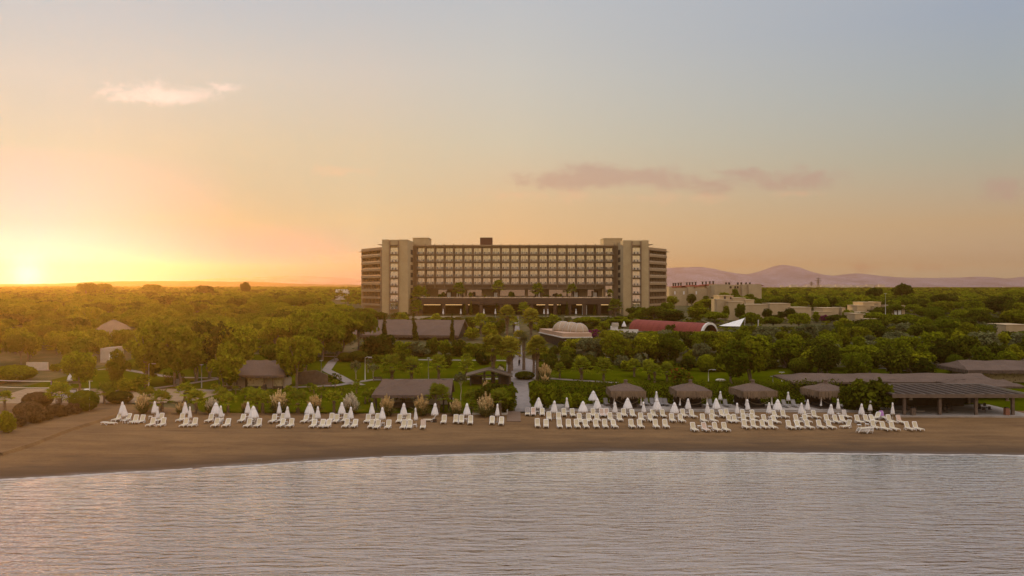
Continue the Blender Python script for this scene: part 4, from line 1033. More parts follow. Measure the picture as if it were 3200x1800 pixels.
ROWS['shaded row under the hedge behind the terrace'] = 'D1260,600g D1800,600g D1880,600g D2000,600g D2060,605g E515,615g E720,620g E1510,625g E1635,625g'
ordn = lambda n: {1: 'first', 2: 'second', 3: 'third', 4: 'fourth', 5: 'fifth', 6: 'sixth', 7: 'seventh', 8: 'eighth', 9: 'ninth'}.get(n, '%d%s' % (n, 'th' if 10 < n % 100 < 14 else {1: 'st', 2: 'nd', 3: 'rd'}.get(n % 10, 'th')))
towels = []
KN = {'w': 'beige mesh lounger', 'p': 'pinkish mesh lounger', 'g': 'dark grey lounger'}
r5 = random.Random(5)
for rn, s_ in ROWS.items():
    items = []
    for tk in s_.split():
        k = 'w'
        if tk[-1] in 'pg': k = tk[-1]; tk = tk[:-1]
        x, y = tk[1:].split(','); items.append((beach_pt(tk[0], float(x), float(y)), k, tk))
    items.sort(key=lambda i: npx(i[0]))
    for i, (p, k, tk) in enumerate(items):
        z = G(p.x, p.y) + .02
        if 'terrace' in rn and p.y > 121.5 and p.x > 3.4: z = tz
        p = Vector((p.x, p.y, z))
        right = p.x > 8
        rz = r5.uniform(-.05, .05) + (R(9) if p.x > 25 else (R(4) if right else R(-3) if p.x < -15 else 0))
        l = lounger(p, rz, k, 52 if r5.random() < .22 else 66)
        tag(l, '%s, %s from left in the %s' % (KN[k], ordn(i + 1), rn), 'sun lounger', 'sun loungers in the ' + rn)
        if tk in ('D210,718', 'F675,770', 'E2320,755', 'F905,830', 'C955,895'): towels.append((l, tk))
def odd(r, x, y, rz, ang, lab, k='w'):
    p = beach_pt(r, x, y); p.z = G(p.x, p.y) + .02
    return tag(lounger(p, rz, k, ang), lab, 'sun lounger')
odd('A', 1440, 850, R(78), 0, 'white lounger laid flat and turned sideways at the far left end of the beach')
odd('C', 1080, 808, R(-84), 52, 'white lounger turned sideways with raised back beside the dark crate')
odd('D', 960, 832, R(-70), 0, 'flat lounger turned sideways between two rows near the wide parasol')
odd('E', 2360, 892, R(-62), 66, 'white lounger turned towards the sea on the left, before the stacked loungers')
l = odd('F', 460, 960, R(-80), 0, 'lowest white lounger of the small stack nearest the water')
for k in (1, 2, 3): tag(lounger(l.location + Vector((.05 * k, .02 * k, .12 * k)), R(-80 + 2 * k), 'w', 0), 'white lounger %s from the bottom of the small stack nearest the water' % ordn(k + 1), 'sun lounger', 'stacked loungers')
odd('F', 605, 775, R(-50), 52, 'white lounger tilted towards the sea left of the patterned towel')
TOW = {'D210,718': ('striped dark and white towel over the first lounger right of the boardwalk', (.55, .5, .48), (.05, .045, .05)), 'F675,770': ('bright pink and blue towel over a lounger near the pergola', (.65, .16, .30), (.12, .22, .55)),
       'E2320,755': ('pale grey towel over a lounger below the fourth gazebo', (.42, .36, .32), (.55, .5, .46)), 'F905,830': ('peach towel hung over the lounger under the last parasol', (.50, .34, .26), (.58, .42, .34)), 'C955,895': ('pinkish towel on the last front lounger left of the boardwalk', (.50, .38, .30), (.56, .44, .36))}
def towel_mat(i, a, b):
    m = bpy.data.materials.new('towel_cloth'); m.use_nodes = True; t_ = m.node_tree; n = NT(t_); bb = t_.nodes['Principled BSDF']; bb.inputs['Roughness'].default_value = .95
    tc_ = n.n('ShaderNodeTexCoord'); w_ = n.n('ShaderNodeTexWave', bands_direction='Z'); w_.inputs['Scale'].default_value = 2.6; w_.inputs['Distortion'].default_value = 2.0
    n.l(tc_.outputs['Object'], w_.inputs['Vector']); n.l(n.mix(w_.outputs['Fac'], a + (1,), b + (1,)), bb.inputs['Base Color']); return m
for l, tk in towels:
    lab, a, b = TOW[tk]; M = Matrix.Translation((0, .05, .34)) @ Matrix.Rotation(R(66), 4, 'X'); mb = MB()
    for j in range(9):
        for i in range(5):
            def q(i, j):
                y = .05 + .85 * j / 8 * 1.0; off = .055 if y < .8 else -.02 - (y - .8)
                return tuple(M @ Vector((-.31 + .62 * i / 5, min(y, .86), .06 + .012 * math.sin(i * 2.2 + j)))) 
            mb.face([q(i, j), q(i + 1, j), q(i + 1, j + 1), q(i, j + 1)])
    tw_ = mb.build('towel', towel_mat(tk, a, b)); tw_.location = l.location; tw_.rotation_euler = l.rotation_euler; tag(tw_, lab, 'towel')
# parasols, all closed
CAN = pmat('parasol_canvas', (.70, .655, .63), (.77, .725, .70), 2.5, .85)
POLE = pmat('parasol_pole', (.66, .62, .58), rough=.4)
BASEM = pmat('parasol_base', (.30, .27, .25), rough=.8)
def parasol_proto(wd):
    t = empty('closed_parasol', (0, 0, 0))
    MB().tube([(0, 0, .05), (0, 0, 2.36)], .026, 8).build('pole', POLE, t, True)
    r_ = wd / 2
    pl_ = lambda k, z: 1 + (.20 if k % 4 == 0 else -.16 if k % 4 == 2 else 0) * min(1, max(.15, (2.2 - z) / .7)) * (.8 if wd > .9 else 1.1)
    prof = [(r_ * .72, .86), (r_, .80), (r_ * .93, 1.05), (r_ * .80, 1.35), (r_ * .60, 1.75), (r_ * .40, 2.08), (.10, 2.36), (.02, 2.42)]
    MB().lathe(prof, 32, pleat=pl_).build('canopy', CAN, t, True)
    MB().lathe([(r_ * .44 + .02, 2.03), (r_ * .42 + .01, 2.12), (.13, 2.34), (.06, 2.44), (.015, 2.46)], 16).build('cap', CAN, t, True)
    MB().lathe([(.24, 0), (.24, .05), (.06, .09), (.05, .22)], 12).build('base', BASEM, t)
    return t
PP = {k: parasol_proto(v) for k, v in (('s', .56), ('m', .82), ('w', 1.28))}
used = set()
WN = {'s': 'slim', 'm': 'half loose', 'w': 'wide hanging'}
# crop, x, y of the cap, y of the foot, width class
PAR = [('left of the boardwalk, rear line', 'A1638,535,785m A2075,530,772m A2487,540,785m B537,543,780w B962,540,775m B1385,543,782s B1788,545,785w B2223,543,785m C268,547,790m C692,557,800m C1107,558,800m C1542,558,800m C1950,567,815s'),
       ('left of the boardwalk, front line', 'A1675,580,815m A2115,600,845s B188,600,840s B606,588,828s B1043,592,840w B1490,600,845m B1902,600,848m B2338,605,852m C407,612,860m C861,618,868s'),
       ('right of the boardwalk, rear line', 'D353,480,695w D740,480,698s D1145,482,710w D1553,485,712w D1948,490,727w D2362,493,715m E598,490,710w E1022,503,728s E1415,505,730w E1817,505,725m E2235,498,720s F510,517,730s F815,547,790s'),
       ('right of the boardwalk, front line', 'D560,523,765m D952,530,755w D1380,540,760m D1772,537,760s D2180,543,765w E480,550,775m E875,553,775s E1300,545,770m E1728,550,780m E2128,567,785m E2540,560,790m'),
       ('under the hedge behind the terrace', 'D1090,390,605w D1938,398,610s E647,405,590s E1563,410,600s')]
for rn, s_ in PAR:
    items = []
    for tk in s_.split():
        x, yt, yb = tk[1:-1].split(','); items.append((beach_pt(tk[0], float(x), float(yb)), tk[-1], cp(tk[0], float(x), float(yt))))
    items.sort(key=lambda i: npx(i[0]))
    for i, (p, k, top) in enumerate(items):
        z = G(p.x, p.y)
        if p.y > 121.5 and p.x > 3.4: z = tz
        zt = CAMZ + (HOR - top[1]) / 2500 * p.y; h = min(1.2, max(.85, (zt - z) / 2.46))
        if k in used: t = copy_tree(PP[k], (p.x, p.y, z), r5.uniform(0, 6), (1, 1, h))
        else: t = PP[k]; used.add(k); t.location = (p.x, p.y, z); t.scale = (1, 1, h)
        t.rotation_euler = (r5.uniform(-.045, .045), r5.uniform(-.045, .045), r5.uniform(0, 6)); q = r5.uniform(.86, 1.14); t.scale = (q, q * r5.uniform(.9, 1.1), h)
        tag(t, 'closed white parasol, %s, %s from the left %s' % (WN[k], ordn(i + 1), rn), 'parasol', 'closed white parasols on the beach')
p = P(218, 1205); t = copy_tree(PP['m'], p, 0, (1, 1, 1.05), 'closed white parasol standing alone on the far left lawn'); t['category'] = 'parasol'; t['group'] = 'closed white parasols on the beach'
p = at(1950, 1020, 246); t = copy_tree(PP['w'], Vector((p.x, p.y, p.z - .9)), 0, (1, 1, 1), 'small far parasol on the rooftop terrace between the domes and the red vault'); t['category'] = 'parasol'
# side tables
def table_proto():
    t = empty('side_table', (0, 0, 0))
    MB().box(-.24, .24, -.24, .24, .40, .44).build('tabletop', PLAST, t)
    for x in (-.2, .2):
        for y in (-.2, .2): MB().tube([(x, y, .40), (x * 1.12, y * 1.12, 0)], .022, 5).build('leg', PLAST, t)
    return t
TP = table_proto(); TAB = 'A1675,830 A1625,765 A2095,830 A2020,775 B180,840 B530,775 B590,840 B960,780 B1040,845 B1370,780 B1475,850 B1790,790 B1905,850 B2215,790 B2340,855 C275,785 C415,865 C690,790 C845,885 C1525,810 D340,705 D750,705 D960,755 D1375,760 D1150,715 D1560,720 D1785,770 D2205,770 D2355,720 E365,905 E505,910 E905,790 E1005,745 E1315,785 E1680,915 E1740,795 E1835,735 E2150,785 E2235,735 F365,890 F470,880'.split()
pts_ = sorted([beach_pt(q[0], *map(float, q[1:].split(','))) for q in TAB], key=npx); L_ = [q for q in pts_ if npx(q) < 1600]
for i, p in enumerate(pts_):
    p = Vector((p.x, p.y, G(p.x, p.y) + .02)); i_ = i if i < len(L_) else i - len(L_)
    t = TP if i == 0 else copy_tree(TP, p, r5.uniform(-.3, .3)); t.location = p
    tag(t, 'small white side table, %s from the left %s of the boardwalk' % (ordn(i_ + 1), 'left' if i < len(L_) else 'right'), 'side table', 'white side tables between the loungers')
p = beach_pt('C', 1110, 815); p.z = G(p.x, p.y); tag(MB().box(p.x - .25, p.x + .25, p.y - .25, p.y + .25, p.z, p.z + .42).box(p.x - .28, p.x + .28, p.y - .28, p.y + .28, p.z + .421, p.z + .47).build('storage_crate', DWOOD), 'dark crate at the foot of the parasol by the sideways lounger', 'crate')
# ------------------------------------------------------------------ lamps, net, boards, people
LPM = pmat('lamp_post_grey', (.26, .235, .22), rough=.5); LPW = pmat('lamp_post_pale', (.55, .5, .46), rough=.5)
def lamp(px, yb, yt, label, style='disc', mat=LPM, D=None, glow=False):
    p = P(px, yb) if D is None else at(px, yb, D); h = CAMZ + (HOR - yt) / 2500 * p.y - p.z
    t = tag(empty('street_lamp', p), label, 'lamp')
    MB().tube([(0, 0, 0), (0, 0, h * .5), (0, 0, h)], [.09, .07, .05], 8).build('pole', mat, t, True)
    if style == 'disc': MB().lathe([(.08, h), (.34, h + .04), (.32, h + .10), (.05, h + .14)], 12).build('lamp_head', mat, t)
    if style == 'arm': MB().tube([(0, 0, h), (.5, -.1, h + .18), (1.0, -.2, h + .12)], .05, 6).box(.75, 1.35, -.4, .0, h + .05, h + .16).build('lamp_head', mat, t)
    if style == 'bar': MB().box(-.5, .5, -.1, .1, h, h + .1).build('lamp_head', mat, t)
    return t
lamp(465, 1208, 1138, 'grey arm lamp beside the palms left of the hut', 'arm', LPW)
lamp(630, 1213, 1141, 'thin grey lamp post on the lawn left of the thatched hut')
lamp(1004, 1199, 1128, 'tall grey lamp post with a flat head at the path fork right of the hut')
lamp(1339, 1186, 1120, 'grey lamp post in the lawn between the two palms behind the shelter')
lamp(1141, 1188, 1118, 'curved pale post among the young trees right of the path fork', 'arm', LPW)
lamp(2214, 1192, 1157, 'white lamp with a bent head behind the hedge between second and third gazebo', 'arm', LPW)
lamp(2443, 1193, 1164, 'grey lamp post behind the hedge between third and fourth gazebo', 'bar', LPW)
lamp(2767, 990, 918, 'very tall thin pole between the two villas with white blinds', 'bar', LPW, 285)
lamp(2967, 922, 898, 'far floodlight mast over the trees at the right', 'bar', LPM, 700)
lamp(3024, 1162, 1130, 'grey post left of the thatched pavilion at the right edge', 'bar')
lamp(1767, 1088, 1065, 'thin pale post below the domed restaurant', 'disc', LPW)
lamp(1886, 1138, 1118, 'small curved lamp on the lawn right of the round clipped bushes', 'arm', LPW)
lamp(2415, 1195, 1177, 'short stone post behind the hedge near the fourth gazebo', 'bar')
# beach shower
p = P(280, 1283); h = CAMZ - 295 * p.y / 2500 - p.z; h = CAMZ + (HOR - 1190) / 2500 * p.y - p.z
t = tag(empty('beach_shower', p), 'tall pole with a sunlit round plate beside the big clipped bush on the left', 'shower')
MB().tube([(0, 0, 0), (0, 0, h)], .07, 8).build('pole', LPW, t); MB().lathe([(.02, h * .69), (.42, h * .70), (.40, h * .73), (.02, h * .735)], 14, c=(-.42, 0)).build('plate', PLAST, t); MB().box(-.15, .45, -.05, .05, h - .1, h).build('shower_head', LPM, t)
# volleyball net
VIO = pmat('violet_post', (.20, .10, .30), rough=.6); NETM = pmat('net_tape', (.75, .7, .64), rough=.7); NETD = pmat('dark_net', (.06, .05, .045), rough=.8)
pa = P(160, 1238); pb = Vector((-96, 140.5, 1.3)); hN = CAMZ + (HOR - 1190) / 2500 * pa.y - pa.z
t = tag(empty('volleyball_net', pa), 'white taped volleyball net with violet post over the sand court', 'net')
for q in (pa, pb): q = q - pa; MB().tube([(q.x, q.y, 0), (q.x, q.y, hN * .8)], .11, 8).tube([(q.x, q.y, hN * .8), (q.x, q.y, hN)], .07, 8, 0).build('post', VIO, t)
d = pb - pa
def band(z0, z1, th=.03):
    mb = MB(); n_ = Vector((-d.y, d.x, 0)).normalized() * th
    for i in range(24):
        a, b = i / 24, (i + 1) / 24; sg = lambda q: -.14 * math.sin(math.pi * q)
        A_, B_ = d * a, d * b; A_ = Vector((A_.x, A_.y, 0)); B_ = Vector((B_.x, B_.y, 0))
        for s_ in (-1, 1): mb.face([A_ + n_ * s_ + Vector((0, 0, z0 + sg(a))), B_ + n_ * s_ + Vector((0, 0, z0 + sg(b))), B_ + n_ * s_ + Vector((0, 0, z1 + sg(b))), A_ + n_ * s_ + Vector((0, 0, z1 + sg(a)))])
    return mb
band(hN - .12, hN - .02).build('top_tape', NETM, t); band(hN - 1.25, hN - 1.17).build('bottom_tape', NETM, t)
nm = MB()
for i in range(60):
    a = d * (i / 60); nm.tube([(a.x, a.y, hN - 1.2 - .14 * math.sin(math.pi * i / 60)), (a.x, a.y, hN - .1 - .14 * math.sin(math.pi * i / 60))], .008, 3)
nm.build('net_cords', NETD, t)
p2 = P(262, 1222); q1 = pa + Vector((0, 0, hN * .93)); q2 = p2 + Vector((.5, 0, 2.7))
tag(MB().tube([q1, (q1 + q2) / 2 - Vector((0, 0, .25)), q2], .03, 5).tube([q1 - Vector((0, 0, .6)), (q1 + q2) / 2 - Vector((0, 0, .95)), q2 - Vector((0, 0, .7))], .03, 5).build('guy_rope', NETD), 'dark double rope from the violet net post to the left palms', 'rope')
BRD = pmat('board_print', (.50, .47, .46), (.36, .36, .40), 3.5, .6, contrast=(.5, .6))
for (px, yb, yt, w_, lab) in ((204.5, 1259, 1223, 1.0, 'framed information board, middle of the three beside the palms'), (225, 1256, 1218, 1.25, 'framed information board, largest of the three beside the clipped bush'), (184, 1261, 1231, .75, 'dark framed information board, smallest of the three behind a palm')):
    p = P(px, yb); h = CAMZ + (HOR - yt) / 2500 * p.y - p.z; t = tag(empty('information_board', p, R(12)), lab, 'sign', 'information boards on the left')
    MB().box(-w_ / 2, w_ / 2, -.03, .03, .5, h - .08).build('panel', BRD, t)
    for x in (-w_ / 2 - .08, w_ / 2 + .01): MB().box(x, x + .07, -.06, .06, 0, h).build('post', DWOOD, t)
    MB().box(-w_ / 2 - .1, w_ / 2 + .1, -.08, .08, h, h + .07).build('top_rail', DWOOD, t)
def bench(px, py, lab, rz=0, w_=1.6):
    t = tag(empty('park_bench', P(px, py), rz), lab, 'bench')
    MB().box(-w_ / 2, w_ / 2, -.22, .22, .42, .47).build('seat', MWOOD, t); MB().box(-w_ / 2, w_ / 2, .22, .26, .52, .85).build('backrest', MWOOD, t)
    for x in (-w_ / 2 + .05, w_ / 2 - .1): MB().box(x, x + .06, -.2, .2, 0, .42).build('leg', DWOOD, t); MB().box(x, x + .05, .21, .27, .0, .84).build('back_post', DWOOD, t)
bench(738, 1222, 'wooden bench at the path edge in front of the thatched hut'); bench(1022, 1210, 'dark bench beside the path right of the thatched hut', R(5)); bench(230, 1206, 'low bench beneath the lone parasol on the left lawn', 0, 2.2); bench(1180, 1192, 'bench in shade behind the beach shelter roof', 0)
def bin_(px, py, lab, mat, D=None):
    p = P(px, py) if D is None else D; t = tag(empty('litter_bin', p), lab, 'bin')
    MB().prism([(-.3, -.3), (.3, -.3), (.3, .3), (-.3, .3)], 0, 1.0).build('body', mat, t); MB().box(-.22, .22, -.22, .22, 1.0, 1.12).build('lid', DWOOD, t)
TERR = pmat('terracotta_wood', (.20, .085, .05), (.25, .11, .065), 3, .7)
bin_(0, 0, 'slatted brown bin at the first pergola post', MWOOD, Vector((58.6, 116.95, 1.19))); bin_(0, 0, 'reddish brown bin by the last pergola post', TERR, Vector((72.4, 117.1, 1.19))); bin_(827, 1221, 'dark bin on the paving in front of the thatched hut', DWOOD); bin_(556, 1200, 'grey post bin at the left fork of the lawn path', LPM)
# small boat trolley / white cloth behind the hedge
p = P(2252, 1196); tag(MB().ico((p.x, p.y, p.z + .5), .5, 2, (2.0, .7, .55), .12).build('covered_boat', CURT, smooth=True), 'white covered shape on the lawn behind the hedge right of the bent lamp', 'cover')
# people on the promenade
SKIN = pmat('skin', (.36, .22, .15), rough=.6)
def person(p, rz, shirt, legs_c, label, hair=(.03, .02, .015), step=.18):
    t = tag(empty('person', p, rz), label, 'person')
    bm = bmesh.new(); sk = []
    def V(x, y, z, r_): v = bm.verts.new((x, y, z)); sk.append(r_); return v
    pel = V(0, 0, .95, .135); sp_ = V(0, 0, 1.18, .125); ch = V(0, 0, 1.38, .145); nk = V(0, 0, 1.52, .055); hd = V(0, -.01, 1.62, .085); tp_ = V(0, 0, 1.72, .075)
    for a, b in ((pel, sp_), (sp_, ch), (ch, nk), (nk, hd), (hd, tp_)): bm.edges.new((a, b))
    for s_ in (-1, 1):
        hp_ = V(s_ * .1, 0, .88, .09); kn = V(s_ * .11, -s_ * step * .6, .48, .06); an = V(s_ * .11, -s_ * step, .08, .042); to = V(s_ * .12, -s_ * step - .15, .04, .04)
        for a, b in ((pel, hp_), (hp_, kn), (kn, an), (an, to)): bm.edges.new((a, b))
        sh = V(s_ * .19, 0, 1.42, .06); eb_ = V(s_ * .25, s_ * step * .4, 1.14, .042); wr = V(s_ * .26, s_ * step * .3 - .08, .90, .03); ha = V(s_ * .26, s_ * step * .3 - .12, .80, .038)
        for a, b in ((ch, sh), (sh, eb_), (eb_, wr), (wr, ha)): bm.edges.new((a, b))
    me = bpy.data.meshes.new('body'); bm.to_mesh(me); bm.free(); o = link('body', me, t)
    m = o.modifiers.new('skin', 'SKIN'); 
    for i, v in enumerate(me.skin_vertices[0].data): v.radius = (sk[i], sk[i]); v.use_root = (i == 0)
    o.modifiers.new('sub', 'SUBSURF').levels = 1; o.modifiers['sub'].render_levels = 1
    me.materials.append(SKIN)
    c1, c2 = pmat('shirt_cloth', shirt, rough=.9), pmat('trouser_cloth', legs_c, rough=.9)
    MB().lathe([(.175, .88), (.18, 1.0), (.165, 1.2), (.20, 1.38), (.16, 1.46), (.08, 1.52)], 12).build('shirt', c1, t, True).scale = (1.08, .78, 1)
    tr = MB()
    for s_ in (-1, 1): tr.tube([(s_ * .09, 0, .98), (s_ * .105, -s_ * step * .6, .48), (s_ * .11, -s_ * step * .95, .14)], [.125, .085, .07], 8)
    tr.build('trousers', c2, t, True)
    MB().ico((0, .015, 1.70), .105, 2, (1, 1.05, .85)).build('hair', pmat('hair', hair, rough=.7), t, True)
    return t
pp = onG(1.6, 176); person(Vector((pp.x, pp.y, pp.z + .13)), R(8), (.02, .018, .02), (.02, .018, .02), 'person in black walking down the promenade past the tall palms')
pp = onG(2.6, 180); person(Vector((pp.x, pp.y, pp.z + .13)), R(-5), (.05, .04, .04), (.025, .02, .02), 'person in dark clothes under the palms right of the other walker')
for dx, dy, sh, lab in ((.9, 296, (.6, .58, .56), 'person in a white shirt at the top of the promenade by the hotel'), (1.9, 300, (.10, .10, .14), 'person in a dark shirt beside the white shirted one near the hotel')):
    pp = onG(dx, dy); person(Vector((pp.x, pp.y, pp.z + .13)), 0, sh, (.05, .05, .07), lab)
# small things round the hotel: closed parasols and tables on the lower terrace
HT = random.Random(11)
for i, px in enumerate((1385, 1440, 1512, 1548, 1700, 1712, 1800)):
    p = at(px, 985, 316); p.z = G(p.x, 316); copy_tree(PP['s'], p, 0, (1.1, 1.1, 1.25), 'cream closed parasol on the lower hotel terrace, %s from the left' % ordn(i + 1)); o = COL.objects[-1]
for o in list(COL.objects):
    if o.parent is None and o.get('label', '').startswith('cream closed'): o['category'] = 'parasol'; o['group'] = 'closed parasols on the hotel terrace'
tag(MB().box(-40, -20, 305, 305.4, 6.5, G(0, 305) + 1.0).build('garden_wall', CRM), 'low cream garden wall in front of the left half of the hotel', 'wall')
tag(MB().box(20, 38, 306, 306.4, 6.5, G(0, 306) + .9).build('garden_wall', CRM), 'low cream garden wall in front of the right half of the hotel', 'wall')
# ------------------------------------------------------------------ vegetation
def sm2(n, f):
    o = n.n('ShaderNodeMapRange'); n.l(f, o.inputs[0]); o.inputs[1].default_value = .42; o.inputs[2].default_value = .62; o.inputs[4].default_value = .8; return o.outputs[0]
def leaf_mat(name, c1, c2, trans=(.30, .34, .02), tw=.34, autumn=None):
    m = bpy.data.materials.new(name); m.use_nodes = True; t = m.node_tree; n = NT(t); t.nodes.clear()
    out = n.n('ShaderNodeOutputMaterial'); oi = n.n('ShaderNodeObjectInfo'); g = n.n('ShaderNodeNewGeometry')
    f = n.noise(g.outputs['Position'], .55, 3, .6); f2 = n.noise(g.outputs['Position'], 2.6, 3)
    k = n.m('ADD', n.m('MULTIPLY', oi.outputs['Random'], .72), n.m('MULTIPLY', f, .42), clamp=True)
    c = n.ramp(k, [(.25, c1 + (1,)), (.8, c2 + (1,))])
    c = n.mix(sm2(n, f2), c, tuple(q * .5 for q in c1) + (1,))
    df = n.n('ShaderNodeBsdfDiffuse'); n.l(c, df.inputs['Color'])
    tr = n.n('ShaderNodeBsdfTranslucent'); n.l(n.mix(.55, c, trans + (1,)), tr.inputs['Color'])
    mx = n.n('ShaderNodeMixShader'); mx.inputs[0].default_value = tw; n.l(df.outputs[0], mx.inputs[1]); n.l(tr.outputs[0], mx.inputs[2])
    n.l(mx.outputs[0], out.inputs['Surface']); return m
LF = leaf_mat('leaf_green', (.072, .088, .004), (.235, .245, .008))
LFY = leaf_mat('leaf_yellow_green', (.14, .145, .004), (.31, .30, .010), (.32, .28, .03))
LFD = leaf_mat('leaf_dark', (.042, .050, .004), (.125, .130, .007), (.10, .11, .02), .3)
LFO = leaf_mat('leaf_olive', (.11, .115, .045), (.21, .21, .085), (.18, .17, .07), .3)
LFB = leaf_mat('heath_brown', (.10, .062, .028), (.16, .10, .045), (.25, .14, .05), .3)
LPALM = leaf_mat('palm_leaf', (.13, .155, .005), (.30, .31, .012), (.34, .32, .04), .4)
LPALMG = leaf_mat('palm_leaf_golden', (.12, .125, .008), (.28, .25, .018), (.55, .42, .05), .45)
LDATE = leaf_mat('date_palm_leaf', (.06, .065, .028), (.11, .112, .05), (.2, .18, .06), .3)
MAG = leaf_mat('magenta_blossom', (.16, .012, .075), (.26, .02, .12), (.4, .03, .2), .3)
REDF = leaf_mat('red_blossom', (.30, .05, .02), (.42, .10, .03), (.5, .1, .03), .3)
BARK = pmat('bark', (.12, .085, .06), (.20, .145, .105), 3, .95, .4, 8)
BARKP = pmat('pale_bark', (.26, .20, .155), (.36, .285, .22), 3, .95, .3, 8)
PTR = pmat('palm_trunk', (.13, .085, .058), (.22, .155, .105), 2.2, .95, .5, 6, sc_=(1, 1, 3))
SKIRT = pmat('dead_fronds', (.19, .125, .07), (.30, .20, .115), 3, .95)
def quads(name, V, mats, mi=None):
    """V: (n,4,3) array -> mesh of n quads"""
    n = len(V); me = bpy.data.meshes.new(name); me.vertices.add(n * 4); me.vertices.foreach_set('co', np.ascontiguousarray(V.reshape(-1), dtype=np.float32))
    me.loops.add(n * 4); me.loops.foreach_set('vertex_index', np.arange(n * 4, dtype=np.int32)); me.polygons.add(n)
    me.polygons.foreach_set('loop_start', np.arange(0, n * 4, 4, dtype=np.int32)); me.polygons.foreach_set('loop_total', np.full(n, 4, dtype=np.int32))
    for m in mats: me.materials.append(m)
    if mi is not None: me.polygons.foreach_set('material_index', mi.astype(np.int32))
    me.update(calc_edges=True); return me
def leaves(blobs, n, size, rng, out=.55, shell=(.6, 1.05), flat=1.0, up=.25, asp=.65):
    b = np.array(blobs, float); wgt = b[:, 3] ** 2; idx = rng.choice(len(b), n, p=wgt / wgt.sum())
    d = rng.normal(size=(n, 3)); d[:, 2] += up; d /= np.linalg.norm(d, axis=1)[:, None]
    r = b[idx, 3] * (shell[0] + (shell[1] - shell[0]) * rng.random(n) ** .6)
    c = b[idx, :3] + d * r[:, None] * np.array([1, 1, flat])
    nn = d * out + rng.normal(size=(n, 3)) * (1 - out) * .8; nn /= np.linalg.norm(nn, axis=1)[:, None]
    a = np.cross(nn, rng.normal(size=(n, 3))); a /= np.linalg.norm(a, axis=1)[:, None]; q = np.cross(nn, a)
    s = size * (.55 + .9 * rng.random(n))[:, None] / 2
    return np.stack([c - a * s - q * s * asp, c + a * s - q * s * asp * .6, c + a * s * .8 + q * s * asp, c - a * s * .7 + q * s * asp * .8], 1)
def crown_blobs(rng, w, z0, z1, n, kind):
    o = []; h = z1 - z0; zc = (z0 + z1) / 2
    for i in range(n):
        while True:
            p = rng.uniform(-1, 1, 3)
            if kind == 'round' and np.dot(p, p) < 1 and np.dot(p, p) > .12: break
            if kind == 'flat' and p[0] ** 2 + p[1] ** 2 < 1 and p[2] > -.5 and p[2] < 1.0 - .55 * (p[0] ** 2 + p[1] ** 2): break
            if kind == 'tall' and p[0] ** 2 + p[1] ** 2 < (1 - .5 * abs(p[2])) ** 2: break
        r = rng.uniform(.11, .23) * w * (1 if kind != 'flat' else .85)
        o.append((p[0] * (w / 2 - r * .7), p[1] * (w / 2 - r * .7), zc + p[2] * (h / 2 - r * .55), r))
    return o
def trunk_mesh(name, rng, hb, htop, r0, w, mat, nl=4, multi=1, curve=.3):
    mb = MB()
    for m_ in range(multi):
        ox = rng.uniform(-.4, .4) * (multi > 1); p = [(ox, ox * .5, -.4)]; x, y = ox, ox * .5
        for i in range(5):
            x += rng.uniform(-curve, curve); y += rng.uniform(-curve, curve); p.append((x, y, hb * (i + 1) / 4))
        mb.tube(p, [r0 * 1.3, r0 * 1.1, r0 * .95, r0 * .8, r0 * .65, r0 * .5], 7)
        for k in range(nl):
            a = rng.uniform(0, 6.28); e = rng.uniform(.45, .9)
            mb.tube([p[3], (p[3][0] + math.cos(a) * w * .2 * e, p[3][1] + math.sin(a) * w * .2 * e, (hb + htop) / 2), (p[3][0] + math.cos(a) * w * .38 * e, p[3][1] + math.sin(a) * w * .38 * e, htop * .9)], [r0 * .5, r0 * .33, r0 * .12], 5)
    return mb.mesh(name, [mat], True)
PROT = {}
def proto(key, crown_me, trunk_me, h0, w0, nm, cn='crown'): PROT.setdefault(key, []).append((crown_me, trunk_me, h0, w0, nm, cn))
rg = np.random.default_rng(12)
for v in range(4):      # broad leaved trees
    bl = crown_blobs(rg, 6.0, 2.0 if v != 3 else 1.4, 7.0, 24, 'round' if v != 3 else 'tall')
    for key, mt in (('broad', LF), ('yellow', LFY), ('olive', LFO), ('darkbroad', LFD)):
        V = leaves(bl, 2300, .52, rg, up=.2, shell=(.45, 1.12)); proto(key, quads('crown', V, [mt]), None, 7.0, 6.0, 'olive_tree' if key == 'olive' else 'broadleaf_tree')
    for key in ('broad', 'yellow', 'olive', 'darkbroad'):
        c = PROT[key].pop(); PROT[key].append((c[0], trunk_mesh('trunk', rg, 2.6, 6.2, .17, 6, BARK if key != 'olive' else BARKP, 4, 2 if v == 2 else 1), *c[2:]))
for v in range(4):      # flat topped pines
    bl = crown_blobs(rg, 9.0, 2.4, 6.4, 30, 'flat')
    for key, mt in (('pine', LF), ('pined', LFD), ('piney', LFY)):
        V = leaves(bl, 2700, .58, rg, flat=.62, up=.5, shell=(.45, 1.1)); proto(key, quads('crown', V, [mt]), trunk_mesh('trunk', rg, 3.0, 5.4, .22, 8, BARK, 5), 6.4, 9.0, 'pine_tree')
for v in range(3):      # loose bushes
    bl = crown_blobs(rg, 3.4, 0.1, 2.9, 12, 'round') + [(0, 0, .9, .9)]
    for key, mt in (('bush', LF), ('bushy', LFY), ('bushd', LFD), ('busho', LFO), ('heath', LFB)):
        V = leaves(bl, 1400, .33, rg, up=.3, shell=(.5, 1.12)); proto(key, quads('foliage', V, [mt]), None, 2.9, 3.4, 'shrub', 'foliage')
    for key, mt in (('mag', MAG), ('red', REDF)):
        V = leaves(bl, 1500, .27, rg, up=.3); mi = (rg.random(1500) < (.75 if key == 'mag' else .12)).astype(int)
        proto(key, quads('foliage', V, [LFD if key == 'mag' else LF, mt], mi), None, 2.9, 3.4, 'flowering_shrub', 'foliage')
